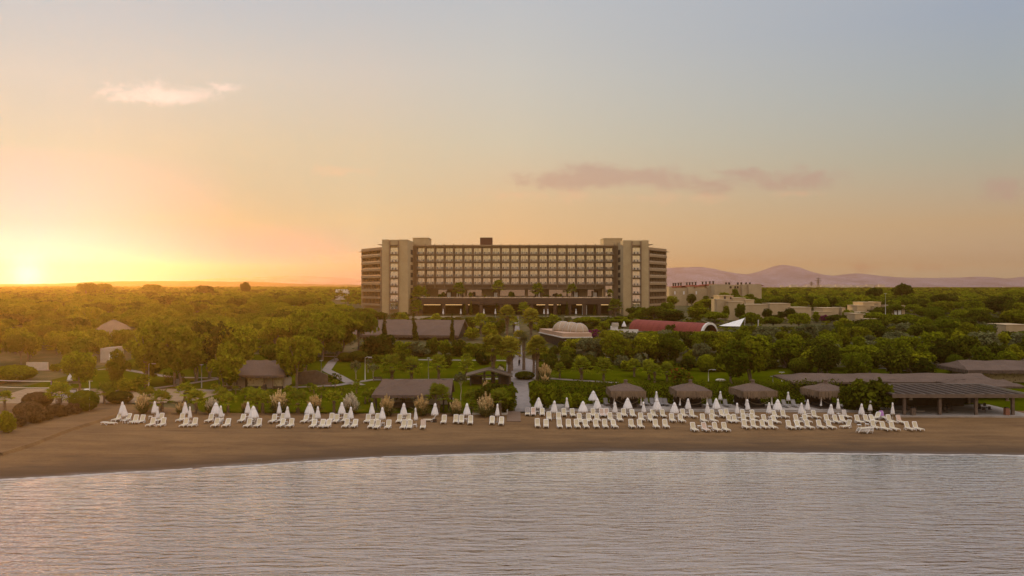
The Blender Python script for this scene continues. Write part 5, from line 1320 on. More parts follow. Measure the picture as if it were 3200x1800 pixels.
for key, mt in (('ball', LFD), ('bally', LF), ('ballb', LFB)):      # clipped domes
    V = leaves([(0, 0, 1.0, 1.0)], 2600, .15, rg, out=.75, shell=(.88, 1.02), up=.2); V = V[V[:, :, 2].min(1) > -.02]
    proto(key, quads('foliage', V, [mt]), None, 2.0, 2.0, 'clipped_shrub', 'foliage')
for v in range(2):      # cypresses
    bl = [(.10 * math.sin(i), .1 * math.cos(i * 1.7), .5 + i * .42, .55 * (1 - (i / 17) ** 1.6) + .10) for i in range(17)]
    V = leaves(bl, 1700, .24, rg, up=.7, flat=1.5); proto('cypress', quads('foliage', V, [LFD]), trunk_mesh('trunk', rg, .8, 3, .1, .5, BARK, 0, 1, .02), 8.0, 1.4, 'cypress_tree', 'foliage')
def young_tree(rng):
    p = [(0, 0, -.2), (.15, 0, .7), (-.12, .1, 1.5), (.10, .05, 2.2), (.3, 0, 2.9)]
    mb = MB().tube(p, [.13, .11, .09, .08, .06], 7)
    for a in range(4): mb.tube([p[3], (p[3][0] + .6 * math.cos(a * 1.7), .6 * math.sin(a * 1.7), 2.9), (p[3][0] + 1.0 * math.cos(a * 1.7), 1.0 * math.sin(a * 1.7), 3.4)], [.05, .04, .02], 5)
    bl = [(p[3][0] + 1.0 * math.cos(a * 1.7), 1.0 * math.sin(a * 1.7), 3.4, .55) for a in range(4)] + [(.3, 0, 3.7, .55)]
    return quads('crown', leaves(bl, 420, .30, rng), [LFO]), mb.mesh('trunk', [BARKP], True)
c, t_ = young_tree(rg); proto('young', c, t_, 4.2, 2.8, 'young_tree')
def fan(o, d, up_, L, r, nb, V):
    """petiole from o along d, then a fan of narrow blades"""
    d = Vector(d).normalized(); s_ = d.cross(Vector(up_)).normalized(); n_ = s_.cross(d)
    o = Vector(o); h = o + d * L; V.append([o - s_ * .02, o + s_ * .02, h + s_ * .015, h - s_ * .015])
    for k in range(nb):
        a = (k / (nb - 1) - .5) * 3.6; q = d * math.cos(a) + s_ * math.sin(a)
        tip = h + q * r * (1 - .18 * abs(a) / 1.8) - n_ * (.10 * r) + Vector((0, 0, -.14 * r)); pr = s_ * math.cos(a) - d * math.sin(a)
        m_ = h + q * r * .55 + n_ * .02
        V.append([h, m_ - pr * r * .12, tip, m_ + pr * r * .12])
def fan_palm(rng, ht, nfr, r, skirt, mat, tr_r):
    V = []
    for k in range(nfr):
        a = k * 2.4 + rng.uniform(-.3, .3); e = R(-25 + 105 * (k / nfr) ** .8) if skirt else R(-5 + 85 * (k / nfr) ** .8)
        d = (math.cos(a) * math.cos(e), math.sin(a) * math.cos(e), math.sin(e)); fan((0, 0, ht + .25 * k / nfr), d, (0, 0, 1), r * rng.uniform(.75, 1.1), r, 11, V)
    cr = quads('fronds', np.array([[tuple(q) for q in f] for f in V]), [mat])
    mb = MB(); zs = [0, .15, ht * .5, ht * .8, ht]; mb.tube([(0, 0, -.2)] + [(.03 * math.sin(z * 2), 0, z) for z in zs[1:]], [tr_r * 1.5, tr_r * 1.3, tr_r, tr_r * .95, tr_r * 1.1], 9)
    for k in range(int(ht * 12)):
        z = ht * rng.random(); a = rng.uniform(0, 6.28); mb.box(-.03, .03, -.03, .03, 0, .22, 0, Matrix.Translation((tr_r * 1.0 * math.cos(a), tr_r * 1.0 * math.sin(a), z)) @ Matrix.Rotation(a, 4, 'Z') @ Matrix.Rotation(.5, 4, 'Y'))
    tm = mb.mesh('trunk', [PTR]); sk = None
    if skirt:
        W = []
        for k in range(22):
            a = k * 2.4; e = R(rng.uniform(-88, -62)); d = (math.cos(a) * math.cos(e), math.sin(a) * math.cos(e), math.sin(e)); fan((0, 0, ht - .1 - skirt * rng.random()), d, (0, 0, 1), r * .12, r * .5, 7, W)
        sk = quads('dead_frond_skirt', np.array([[tuple(q) for q in f] for f in W]), [SKIRT])
    return cr, tm, sk
def date_palm(rng, ht):
    V = []
    for k in range(38):
        a = k * 2.4; e0 = R(-20 + 95 * (k / 38)); L = rng.uniform(2.4, 3.0); pts = []
        for i in range(8):
            t = i / 7; e = e0 - t * t * 1.1; 
            pts.append((Vector((0, 0, ht)) if i == 0 else pts[-1]) + Vector((math.cos(a) * math.cos(e), math.sin(a) * math.cos(e), math.sin(e))) * (L / 7) * (i > 0))
        s_ = Vector((-math.sin(a), math.cos(a), 0))
        for i in range(1, 8):
            for sg in (-1, 1):
                for j in range(2):
                    o = pts[i - 1] + (pts[i] - pts[i - 1]) * (j / 2); ln = .55 * (1 - .5 * i / 7); tip = o + s_ * sg * ln + (pts[i] - pts[i - 1]).normalized() * .3 + Vector((0, 0, -.1))
                    V.append([o, o + (pts[i] - pts[i - 1]) * .18, tip, tip])
    V = np.array([[tuple(q) for q in f] for f in V]); V[:, 3] += .02
    mb = MB().tube([(0, 0, -.2), (0, 0, ht * .3), (0, 0, ht * .8), (0, 0, ht)], [.3, .24, .24, .34], 10)
    return quads('fronds', V, [LDATE]), mb.mesh('trunk', [PTR]), None
FP = {'ypalm': [fan_palm(rg, h, 16, 1.1, 0, LPALM, .20) + (h + 1.7,) for h in (1.2, 1.6, 2.0)],
      'mpalm': [fan_palm(rg, h, 20, 1.25, .3, LPALM, .22) + (h + 2.0,) for h in (2.2, 2.8)],
      'tpalm': [fan_palm(rg, h, 30, 1.45, 1.5, LPALMG, .27) + (h + 2.6,) for h in (5.6, 6.4)],
      'dpalm': [date_palm(rg, 5.2) + (7.6,)]}
PNAME = {'ypalm': 'young_fan_palm', 'mpalm': 'fan_palm', 'tpalm': 'tall_fan_palm', 'dpalm': 'date_palm'}
def palm(key, p, h, label, group=None, var=None, rz=None):
    cr, tm, sk, h0 = FP[key][var if var is not None else rnd.randrange(len(FP[key]))]
    k = h / h0; t = tag(empty(PNAME[key], p, rnd.uniform(0, 6.28) if rz is None else rz, (k, k, k)), label, 'palm', group)
    link('trunk', tm, t); link('fronds', cr, t)
    if sk: link('dead_frond_skirt', sk, t)
    return t
def plant(key, p, h, w, label=None, cat=None, group=None):
    cm, tm, h0, w0, nm, cn = PROT[key][rnd.randrange(len(PROT[key]))]
    cat = cat or {'pine_tree': 'pine tree', 'broadleaf_tree': 'tree', 'olive_tree': 'olive tree', 'young_tree': 'young tree', 'cypress_tree': 'cypress'}.get(nm, 'shrub')
    t = empty(nm, p, rnd.uniform(0, 6.28), (w / w0, w / w0 * rnd.uniform(.9, 1.1), h / h0))
    if tm: link('trunk', tm, t)
    link(cn, cm, t); return tag(t, label, cat, group)
def hero(key, px, pyb, pyt, wpx, label, D=None, group=None, cat=None):
    p = P(px, pyb) if D is None else onG((px - 1600) / 2500 * D, D)
    h = CAMZ + (HOR - pyt) / 2500 * p.y - p.z
    return plant(key, p, max(h, .6), wpx / 2500 * p.y, label, cat, group)
# trees that can be told apart, left
for a in (
    ('broad', 248, 1226, 1093, 105, 'small twin stemmed tree on the left lawn beside the lone parasol'),
    ('yellow', 372, 1214, 1096, 78, 'slim yellow green tree right of the lone parasol lawn tree'),
    ('yellow', 462, 1204, 1008, 150, 'tall loose tree behind the arm lamp on the left'),
    ('yellow', 552, 1208, 1016, 140, 'tall yellow green tree between the arm lamp and the thin lamp post'),
    ('broad', 612, 1192, 1035, 110, 'mid green tree behind the lawn path left of the hut'),
    ('darkbroad', 655, 1184, 1004, 140, 'tall dark crowned tree behind the left end of the thatched hut'),
    ('yellow', 738, 1178, 1002, 130, 'tall yellow green tree directly behind the thatched hut roof'),
    ('yellow', 702, 1224, 1076, 122, 'round crowned tree standing before the left corner of the thatched hut'),
    ('yellow', 926, 1215, 1046, 128, 'sun edged tree standing before the right end of the thatched hut'),
    ('broad', 2288, 1199, 1068, 118, 'bare limbed tree with pale stems behind the second gazebo gap'),
    ('yellow', 2348, 1196, 1062, 118, 'yellowing bare limbed tree behind the third gazebo'),
    ('yellow', 2560, 1168, 1082, 110, 'yellow green tree behind the restaurant roof left end'),
    ('broad', 2660, 1160, 1075, 110, 'green tree behind the restaurant roof centre'),
    ('yellow', 2850, 1165, 1100, 120, 'bright yellow green tree behind the restaurant roof right half'),
    ('broad', 2450, 1150, 1060, 100, 'green tree on the lawn above the third gazebo')):
    hero(*a)
for a in ((868, 1124, 986, 145, 'left edge pine of the big dense clump behind the hut'), (958, 1120, 972, 165, 'second pine from left in the big dense clump behind the hut'), (1052, 1116, 963, 175, 'tallest broad pine in the big dense clump left of the long hall'), (1122, 1108, 967, 120, 'right edge pine of the big dense clump against the long hall roof'), (1005, 1128, 1002, 140, 'front pine of the big dense clump with forked pale trunk')):
    hero('piney' if a[0] in (958, 1052, 868) else 'pine', *a, group='big pine clump')
for a in ((1201, 1064, 974, 17, 'straight cypress before the left part of the long hall roof'), (1300, 1072, 966, 17, 'leaning cypress before the middle of the long hall roof'), (1413, 1066, 973, 14, 'slim cypress near the gable end of the long hall')):
    o = hero('cypress', a[0], a[1], a[2], a[3] * 1.15, a[4], 227, 'cypresses before the long hall')
    if a[0] == 1300: o.rotation_euler = (0, R(-6), 0)
for i, a in enumerate(((1113, 1206, 1128, 38), (1167, 1192, 1138, 32), (1283, 1190, 1136, 36), (1440, 1252, 1164, 40), (1150, 1165, 1122, 26), (2770, 1158, 1105, 40))):
    hero('young', *a, ['gnarled young tree right of the path fork', 'stubby young tree behind the beach shelter left end', 'leaning young tree behind the beach shelter', 'pale stemmed young tree between the shelter and the pavilion', 'thin young tree on the lawn under the big pine clump', 'young tree behind the restaurant roof'][i])
# shrubs and clipped domes
SH = (('bushd', 1150, 1120, 1050, 95), ('bushd', 1205, 1118, 1044, 95), ('bush', 1258, 1116, 1060, 85), ('busho', 1306, 1114, 1064, 95), ('bushd', 1352, 1112, 1056, 55), ('bush', 1392, 1110, 1056, 50), ('bushd', 1432, 1114, 1060, 60), ('bush', 1470, 1116, 1066, 56), ('bushd', 1262, 1140, 1100, 58), ('bushd', 1398, 1150, 1108, 40), ('bush', 1180, 1135, 1108, 50), ('bushy', 1475, 1062, 1018, 60), ('bushy', 1530, 1050, 1010, 60), ('bush', 1560, 1045, 1002, 60))
for i, a in enumerate(SH): hero(*a, 'garden shrub before the long hall, %s of the belt counted from the left' % ordn(1 + sum(b[1] < a[1] for b in SH)), group='shrubs before the long hall')
for a in (('ballb', 118, 1272, 1225, 84, 'larger reddish clipped dome at the edge of the sand court'), ('ballb', 88, 1306, 1254, 84, 'nearer reddish brown clipped dome on the left bank'), ('bally', 263, 1284, 1219, 88, 'big green clipped dome behind the beach shower'), ('bally', 40, 1192, 1141, 126, 'wide green clipped bush at the left edge of the lawn'), ('ball', 374, 1260, 1222, 78, 'low flat clipped bush among palms right of the shower'), ('bushy', 20, 1352, 1276, 70, 'bright green bush in the far left corner of the bank'),
          ('ball', 1120, 1132, 1096, 60, 'round clipped bush under the right edge of the pine clump'), ('ball', 1078, 1130, 1102, 44, 'small round clipped bush under the pine clump'), ('ball', 1512, 1140, 1088, 50, 'dark round clipped bush left of the tall promenade palms'), ('ball', 1772, 1152, 1114, 44, 'round clipped bush on the right lawn, the lefthand one of a pair'), ('ball', 1842, 1154, 1108, 42, 'tilted clipped bush on the right lawn, the righthand one of a pair'), ('ball', 2502, 1168, 1117, 72, 'large clipped dome above the left end of the restaurant roof'), ('bally', 2208, 1162, 1107, 58, 'bright topped clipped bush above the second gazebo'), ('ball', 2808, 1120, 1076, 44, 'clipped dome in the right garden, left of a wider one'), ('ball', 2857, 1127, 1082, 66, 'widest clipped dome in the right garden'), ('bally', 2985, 1166, 1108, 54, 'clipped bush beside the post at the thatched pavilion'), ('bally', 2932, 1082, 1040, 48, 'tall clipped bush on the hedge corner in the right garden'),
          ('ball', 1640, 1186, 1160, 62, 'dark low bush in the middle of the promenade'), ('bushd', 1548, 1286, 1199, 140, 'big dark leafy bush left of the promenade behind the last pampas'), ('bush', 1588, 1284, 1212, 80, 'leafy bush at the left kerb of the promenade'), ('bush', 1690, 1281, 1192, 105, 'leafy bush at the right kerb of the promenade'), ('bush', 1792, 1279, 1221, 85, 'rounded bush before the hedge left of the first gazebo'), ('bushd', 2722, 1288, 1170, 175, 'huge dark bush between the fourth gazebo and the slatted pergola'), ('bushd', 2655, 1284, 1205, 80, 'dark bush beside the fourth gazebo'), ('bush', 2240, 1160, 1118, 90, 'low bush on the lawn edge above the second gazebo'),
          ('red', 2130, 1204, 1146, 90, 'shrub with red blossoms behind the second gazebo'), ('mag', 1838, 1062, 1026, 78, 'purple bougainvillea beside the domed restaurant'), ('mag', 2576, 1006, 981, 44, 'magenta bougainvillea before a cream villa'), ('mag', 2198, 1048, 1022, 26, 'magenta bougainvillea by the white arch'), ('red', 1800, 1022, 1000, 70, 'shrub with orange red flowers behind the domes'), ('mag', 1768, 1048, 1030, 30, 'small pink blossoming shrub against the warm parapet'), ('bushd', 2100, 1046, 1010, 50, 'dark bush against the red vault, left one'), ('bushd', 2190, 1050, 1012, 46, 'dark bush against the red vault beside its arch'),
          ('heath', 62, 1334, 1296, 60, 'brown heath clump first along the left bank'), ('heath', 110, 1322, 1284, 62, 'brown heath clump second along the left bank'), ('heath', 150, 1312, 1276, 60, 'brown heath clump third along the left bank'), ('heath', 190, 1302, 1266, 60, 'brown heath clump fourth along the left bank'), ('heath', 228, 1294, 1260, 54, 'brown heath clump fifth along the left bank'), ('heath', 170, 1290, 1262, 50, 'brown heath clump behind the row on the left bank'),
          ('bushy', 390, 1226, 1176, 70, 'yellow green shrub among palms left of the arm lamp'), ('bush', 428, 1224, 1180, 60, 'green shrub at the foot of the arm lamp'), ('bush', 345, 1240, 1192, 50, 'green shrub at the end of the sand court path'), ('bush', 165, 1160, 1135, 24, 'small dark shrub before the beige wall'), ('bush', 180, 1160, 1136, 22, 'small dark shrub right of the beige wall')):
    hero(*a[:6])
def hedge(label, pts, wd, h, mat, z=None, n=None, size=.24):
    pts = [Vector(p) for p in pts]; base = (pts[0] + pts[-1]) / 2; base.z = G(base.x, base.y) if z is None else z; Vs = []
    for a, b in zip(pts[:-1], pts[1:]):
        L = (b - a).length; k = max(1, int(L / .9)); bl = []
        for i in range(k):
            q = a + (b - a) * ((i + .5) / k)
            for zz in np.arange(.45, h - .2, .75): bl.append((q.x - base.x + rg.uniform(-.1, .1), q.y - base.y + rg.uniform(-.15, .15), zz + rg.uniform(-.1, .25), wd * .5 * rg.uniform(.85, 1.1)))
        Vs.append(leaves(bl, int(L * h * 95), size, rg, up=.25))
    t = tag(empty('hedge', base), label, 'hedge'); link('foliage', quads('foliage', np.concatenate(Vs), [mat]), t); return t
hedge('long tall dark hedge running behind the four gazebos', [(4.2, 128.6, 0), (20, 128.9, 0), (36, 129, 0), (53, 129, 0)], 2.2, 3.3, LFD, 1.1)
hedge('low clipped hedge left of the thatched hut by the lamp', [(-66.5, 152.5, 0), (-62.4, 152.5, 0)], 1.3, 1.9, LFD)
hedge('low clipped hedge right of the brown screen wall', [(-36.2, 151.6, 0), (-32.3, 151.6, 0)], 1.3, 1.7, LFD)
hedge('tall dark hedge in the right garden between clipped domes', [(92, 213, 0), (107, 209, 0)], 2.4, 4.4, LFD)
hedge('straight dark hedge edge in the right garden', [(82, 190, 0), (98, 188, 0)], 1.6, 2.4, LFD)
hedge('low hedge right of the promenade palms before the lawn', [(6.2, 158, 0), (6.4, 172, 0)], 1.0, 1.2, LFD)
hedge('low hedge left of the promenade palms before the lawn', [(-2.2, 158, 0), (-2.4, 176, 0)], 1.0, 1.2, LFD)
# palms
for a in (('tpalm', 1541, 1196, 1040, 'tall golden fan palm left of the promenade, outermost of the front trio'), ('tpalm', 1591, 1199, 1049, 'tall golden fan palm at the left kerb of the promenade'), ('tpalm', 1679, 1191, 1048, 'tall golden fan palm at the right kerb of the promenade'), ('tpalm', 1585, 1072, 953, 'tall golden fan palm left of the upper promenade before the hotel'), ('tpalm', 1659, 1072, 961, 'tall golden fan palm right of the upper promenade before the hotel'), ('mpalm', 1503, 1044, 981, 'small golden fan palm right of the long hall gable'), ('dpalm', 1637, 1158, 1016, 'grey green date palm rising from the promenade middle'), ('tpalm', 1668, 1168, 1062, 'fan palm with dark trunk right behind the promenade kerb palm'), ('tpalm', 1600, 1160, 1070, 'fan palm with dark trunk left behind the promenade kerb palm'),
          ('tpalm', 1624, 1118, 1030, 'fan palm standing in the promenade axis behind the date palm'), ('mpalm', 1606, 1040, 990, 'small palm at the left edge of the upper promenade'), ('mpalm', 1225, 1191, 1109, 'fan palm on the lawn, first right of the gnarled young tree'), ('mpalm', 1286, 1191, 1118, 'fan palm on the lawn behind the shelter roof middle'), ('mpalm', 1371, 1189, 1111, 'bright fan palm on the lawn right of the grey lamp post'), ('mpalm', 1457, 1176, 1122, 'fan palm on the lawn left of the pavilion'), ('mpalm', 1459, 1150, 1106, 'fan palm behind the one left of the pavilion'),
          ('mpalm', 1749, 1184, 1134, 'fan palm on the right lawn nearest the promenade'), ('mpalm', 1817, 1188, 1116, 'fan palm on the right lawn below the clipped pair'), ('mpalm', 1886, 1199, 1120, 'fan palm on the right lawn with thick brown trunk'), ('mpalm', 1982, 1178, 1122, 'tall leaved fan palm on the right lawn above the first gazebo'), ('mpalm', 2028, 1188, 1126, 'fan palm on the right lawn between first and second gazebo'), ('mpalm', 2046, 1196, 1138, 'low fan palm between first and second gazebo'), ('mpalm', 2084, 1192, 1134, 'fan palm left of the shrub with red blossoms'), ('mpalm', 1729, 1030, 984, 'small palm left of the domes before the hotel'), ('mpalm', 1254, 1030, 978, 'small palm behind the long hall roof'), ('mpalm', 1363, 1028, 982, 'golden small palm behind the long hall roof'),
          ('ypalm', 185, 1276, 1199, 'young palm before the information boards'), ('ypalm', 15, 1282, 1222, 'young palm at the far left edge of the sand court'), ('ypalm', 178, 1250, 1232, 'tiny palm before the smallest information board'), ('mpalm', 326, 1262, 1196, 'palm at the corner of the sand court path'), ('mpalm', 452, 1222, 1172, 'palm at the foot of the arm lamp')):
    hero_p = P(a[1], a[2]); palm(a[0], hero_p, CAMZ + (HOR - a[3]) / 2500 * hero_p.y - hero_p.z, a[4])
YP = 'A1520,450,555 A1960,350,560 A2010,345,520 A2170,390,690 A2480,290,545 B135,285,400 B160,385,540 B265,395,700 B530,295,420 B590,335,510 B640,370,530 B700,430,690 B800,345,440 B930,355,500 B985,345,520 B1075,360,680 B1165,410,700 B1240,385,560 B1510,335,500 B1635,380,690 B1800,305,400 B1850,340,430 B1950,340,490 B2120,390,690 B2135,280,350 B2225,390,470 B2320,370,480 B2430,290,350 B2540,395,570 C60,285,430 C235,360,540 C300,350,560 C690,325,600 C1155,320,690 C1600,385,640 C1985,360,715 C1625,530,700'.split()
q_ = []
for tk in YP:
    x, yt, yb = map(float, tk[1:].split(',')); q_.append((cp(tk[0], x, yb), cp(tk[0], x, yt)))
q_.sort()
for i, (b_, tp_) in enumerate(q_):
    p = P(*b_); palm('ypalm', p, max(1.5, CAMZ + (HOR - tp_[1]) / 2500 * p.y - p.z), 'young fan palm on the slope above the left beach, %s from the left' % ordn(i + 1), 'young palms on the slope')
# pampas grass
PLM = leaf_mat('pampas_plume', (.74, .55, .25), (.88, .70, .38), (.75, .45, .22), .4); PLMW = leaf_mat('pampas_plume_pale', (.68, .60, .46), (.80, .72, .58), (.8, .6, .35), .4)
PGR = leaf_mat('pampas_leaf', (.17, .165, .045), (.27, .25, .075), (.2, .17, .06), .3)
def pampas(mat, rng):
    V = []
    for k in range(320):
        a = rng.uniform(0, 6.28); e = rng.uniform(.5, 1.5); L = rng.uniform(1.1, 1.75); o = Vector((rng.uniform(-.25, .25), rng.uniform(-.25, .25), 0)); dd = Vector((math.cos(a) * math.cos(e), math.sin(a) * math.cos(e), math.sin(e))); s_ = Vector((-math.sin(a), math.cos(a), 0)) * .05
        m_ = o + dd * L * .6; tp_ = o + dd * L + Vector((0, 0, -.35 * math.cos(e))) ; V.append([o - s_, o + s_, m_ + s_, m_ - s_]); V.append([m_ - s_, m_ + s_, tp_ + s_ * .2, tp_ - s_ * .2])
    fo = quads('foliage', np.array([[tuple(q) for q in f] for f in V]), [PGR]); W = []; st = MB()
    for k in range(38):
        a = k * 2.4; r_ = .80 * math.sqrt((k + .5) / 38); b = Vector((r_ * .35 * math.cos(a), r_ * .35 * math.sin(a), 0)); tp_ = Vector((r_ * math.cos(a), r_ * math.sin(a), 2.42 - .9 * r_ - .75 * rng.random() ** 2)); dd = (tp_ - b).normalized(); lo = tp_ - dd * .85
        bl = [tuple(lo + (tp_ - lo) * q) + (.062 * math.sin(.6 + 2.3 * q) + .012,) for q in np.linspace(0, 1, 6)]; W.append(leaves(bl, 60, .16, rng, up=.9, out=.2, asp=.4)); st.tube([b, lo], .012, 3)
    return fo, quads('plumes', np.concatenate(W), [mat]), st.mesh('stalks', [PGR])
PM = {'t': [pampas(PLM, rg), pampas(PLM, rg)], 'w': [pampas(PLMW, rg)]}
PG = [('A', 1920, 415, 690, 't', 'glowing orange pampas clump, leftmost on the beach slope'), ('A', 2430, 520, 700, 't', 'low pampas clump behind the third parasol pair'), ('B', 480, 465, 700, 'w', 'pale greenish pampas clump behind the fourth parasol pair'), ('B', 920, 520, 690, 't', 'thin low pampas clump left of the widest slope pampas'), ('B', 1385, 360, 700, 't', 'tall peach pampas clump below the thatched hut door'), ('B', 1860, 425, 700, 't', 'broad tan pampas clump right of the tall peach one'), ('B', 2345, 405, 700, 'w', 'whitest pampas clump left of the beach shelter'), ('C', 465, 435, 725, 't', 'tan pampas clump before the left post of the beach shelter'), ('C', 930, 435, 725, 't', 'narrow tan pampas clump before the middle of the beach shelter'), ('C', 1395, 490, 725, 't', 'short tan pampas clump right of the beach shelter'), ('C', 1800, 405, 735, 't', 'peach pampas clump before the big dark bush by the kerb'), ('C', 1990, 55, 190, 'w', 'white pampas clump behind the pavilion roof'), ('C', 1805, 250, 390, 't', 'pampas clump in front of the pavilion'), ('D', 440, 10, 265, 't', 'tall upright pampas clump at the right kerb of the promenade'), ('D', 445, 168, 300, 't', 'short pampas clump at the hedge corner right of the promenade')]
for r_, x, yt, yb, k, lab in PG:
    p = P(*cp(r_, x, yb)); h = CAMZ + (HOR - cp(r_, x, yt)[1]) / 2500 * p.y - p.z; s_ = h / 2.35; fo, plm, st = PM[k][rnd.randrange(len(PM[k]))]
    w_ = max(s_, .95) * (1.05 if k == 't' else 1.15) if x != 920 else .6
    t = tag(empty('pampas_grass', p, rnd.uniform(0, 6), (w_, w_, s_)), lab, 'pampas grass', 'pampas clumps'); link('foliage', fo, t); link('plumes', plm, t); link('stalks', st, t)
# ------------------------------------------------------------------ woodland
KEEP = [(1128, 1196, 964, 372), (1186, 1292, 976, 322), (1290, 1955, 990, 318), (1945, 2032, 958, 322), (2028, 2084, 940, 372), (2085, 2236, 922, 430), (2232, 2390, 912, 420), (2238, 2332, 957, 299), (2326, 2402, 977, 295), (2404, 2540, 977, 297), (2555, 2624, 982, 299), (2640, 2760, 975, 294), (2784, 2832, 982, 299), (2670, 2750, 996, 268), (3140, 3230, 1036, 226), (1965, 2256, 1034, 262), (2248, 2336, 1018, 238), (2362, 2376, 1015, 236), (1686, 1842, 1056, 212), (1895, 1985, 1030, 244), (306, 404, 1028, 224), (308, 366, 1130, 184), (1140, 1486, 1064, 232), (80, 148, 1158, 172), (690, 1000, 1150, 150), (2500, 3200, 1150, 150)]
BLD = [(-50, -11, 229, 254), (8, 24, 209, 240), (36, 68, 234, 268), (-80, 82, 318, 395), (70, 100, 225, 245), (62, 132, 293, 312), (-60, -36, 140, 156), (84, 114, 150, 164), (-1.5, 5.4, 100, 330), (25, 42, 241, 250), (78, 140, 415, 450), (84, 108, 264, 285), (137, 170, 224, 238), (-122, -107, 218, 232), (-96, -88, 182, 190)]
def fit(p, h, w):
    """limit a tree so that it does not hide what the place shows behind it; None where it cannot stand"""
    for x0, x1, y0, y1 in BLD:
        if x0 - .3 * w < p.x < x1 + .3 * w and y0 - .3 * w < p.y < y1 + .3 * w: return None
    px = npx(p); hw = w / 2 * 2500 / p.y
    for a, b, yv, D in KEEP:
        if p.y < D and px + hw * .9 > a and px - hw * .9 < b:
            zt = CAMZ + (HOR - yv) / 2500 * p.y; h = min(h, zt - p.z)
    return h
cand = []
rw = random.Random(21)
def scatter(y0, y1, sp, xr, keyf, hf, zone, near=None):
    y = y0; out = []
    while y < y1:
        s_ = sp(y) if callable(sp) else sp; a, b = xr(y); x = a + rw.uniform(0, s_)
        while x < b:
            p = onG(x + rw.uniform(-.35, .35) * s_, y + rw.uniform(-.4, .4) * s_); k = keyf(); h, w = hf(k, p); hh = fit(p, h, w)
            if hh is not None and hh > 1.2: out.append((k, p, hh, w * (1 if hh > .6 * h else .8)))
            x += s_
        y += s_ * .85
    return out
def hpine(k, p):
    top = 886 + rw.uniform(0, 7) + max(0, (330 - p.y) * .05); hmax = CAMZ + (HOR - top) / 2500 * p.y - p.z
    h = rw.uniform(4.6, 7.2); return min(h, max(hmax, 2.5)), rw.uniform(7.5, 12.5)
def hbroad(k, p):
    h = rw.uniform(4.2, 7.6); return h, h * rw.uniform(.8, 1.15)
wl = lambda seq: (lambda: rw.choice(seq))
zones = [
    ('left woodland', scatter(216, 372, 10.8, lambda y: (-.645 * y - 6, -50 if y < 300 else -84), wl(['pine', 'pine', 'pined', 'piney', 'pine', 'yellow']), hpine, 0)),
    ('wood behind the left lawn', scatter(170, 214, 8.5, lambda y: (-.645 * y - 4, -42), wl(['broad', 'yellow', 'broad', 'pine']), hbroad, 0)),
    ('garden right of the promenade', scatter(178, 232, 8.0, lambda y: (13, .645 * y + 4), wl(['broad', 'broad', 'darkbroad', 'yellow', 'olive', 'yellow', 'olive']), hbroad, 0)),
    ('garden behind the restaurant roofs', scatter(153, 178, 8.0, lambda y: (ip(y, [153, 165, 178], [60, 58, 50]), .645 * y + 3), wl(['broad', 'yellow', 'darkbroad', 'broad']), hbroad, 0)),
    ('wood behind the villas', scatter(238, 372, 14.2, lambda y: (26 if y < 300 else 84, .645 * y + 6), wl(['broad', 'darkbroad', 'pine', 'pined', 'yellow', 'pine']), lambda k, p: (min(rw.uniform(4.5, 7.5), 20 - p.z - rw.uniform(.3, 2.5)), rw.uniform(6.5, 10.5)), 0)),
    ('trees below the hotel', scatter(296, 318, 8.0, lambda y: (-72, 82), wl(['darkbroad', 'broad', 'darkbroad']), lambda k, p: (rw.uniform(4, 7), rw.uniform(5, 7)), 0))]
TONE = {'pine': 'green pine', 'pined': 'dark pine', 'piney': 'yellow green pine', 'broad': 'green tree', 'yellow': 'yellow green tree', 'olive': 'grey green tree', 'darkbroad': 'dark green tree'}
total = 0
for zn, items in zones:
    ys = sorted(i[1].y for i in items); n3 = 3 if len(items) > 45 else 2 if len(items) > 24 else 1
    cuts = [ys[len(ys) * k // n3] for k in range(n3)] + [1e9]
    for b in range(n3):
        row = sorted([i for i in items if cuts[b] <= i[1].y < cuts[b + 1]], key=lambda i: npx(i[1]))
        rown = ['', ''] if n3 == 1 else (['front half of the ', 'rear half of the '] if n3 == 2 else ['nearest third of the ', 'middle third of the ', 'farthest third of the '])
        cnt = {}
        for k, p, h, w in row:
            cnt[k] = cnt.get(k, 0) + 1
            plant(k, p, h, w, '%s, %s such from left, %s%s' % (TONE[k], ordn(cnt[k]), rown[b], zn), None, 'trees of the ' + zn); total += 1
# low planting before the hotel
lo = scatter(252, 312, 5.6, lambda y: (-42, 46), wl(['bush', 'bushy', 'bushd', 'bush', 'busho']), lambda k, p: (rw.uniform(1.4, 3.0), rw.uniform(2.6, 4.6)), 0)
lo += scatter(198, 232, 5.5, lambda y: (-24, 12), wl(['bush', 'bushd', 'bushy']), lambda k, p: (rw.uniform(1.2, 2.6), rw.uniform(2.4, 4.0)), 0)
lo.sort(key=lambda i: npx(i[1]))
for half_, sel in (('left', [i for i in lo if i[1].x < 1.7]), ('right', [i for i in lo if i[1].x >= 1.7])):
    for i, (k, p, h, w) in enumerate(sel): plant(k, p, h, w, 'low garden shrub before the hotel, %s from left on the promenade %s' % (ordn(i + 1), half_), 'shrub', 'low shrubs before the hotel')
rgt = scatter(171, 190, 4.6, lambda y: (13, 62), wl(['bush', 'bushd', 'bushy', 'busho', 'bushd']), lambda k, p: (rw.uniform(1.3, 3.2), rw.uniform(2.6, 4.2)), 0)
rgt += scatter(172, 236, 4.4, lambda y: (6.6, 14), wl(['bush', 'bushd', 'bushy', 'bushd']), lambda k, p: (rw.uniform(1.3, 2.8), rw.uniform(2.4, 3.8)), 0)
rgt.sort(key=lambda i: npx(i[1]))
for i, (k, p, h, w) in enumerate(rgt): plant(k, p, h, w, 'shrub between the promenade and the right lawn trees, %s from the left' % ordn(i + 1), 'shrub', 'shrubs at the back of the right lawn')
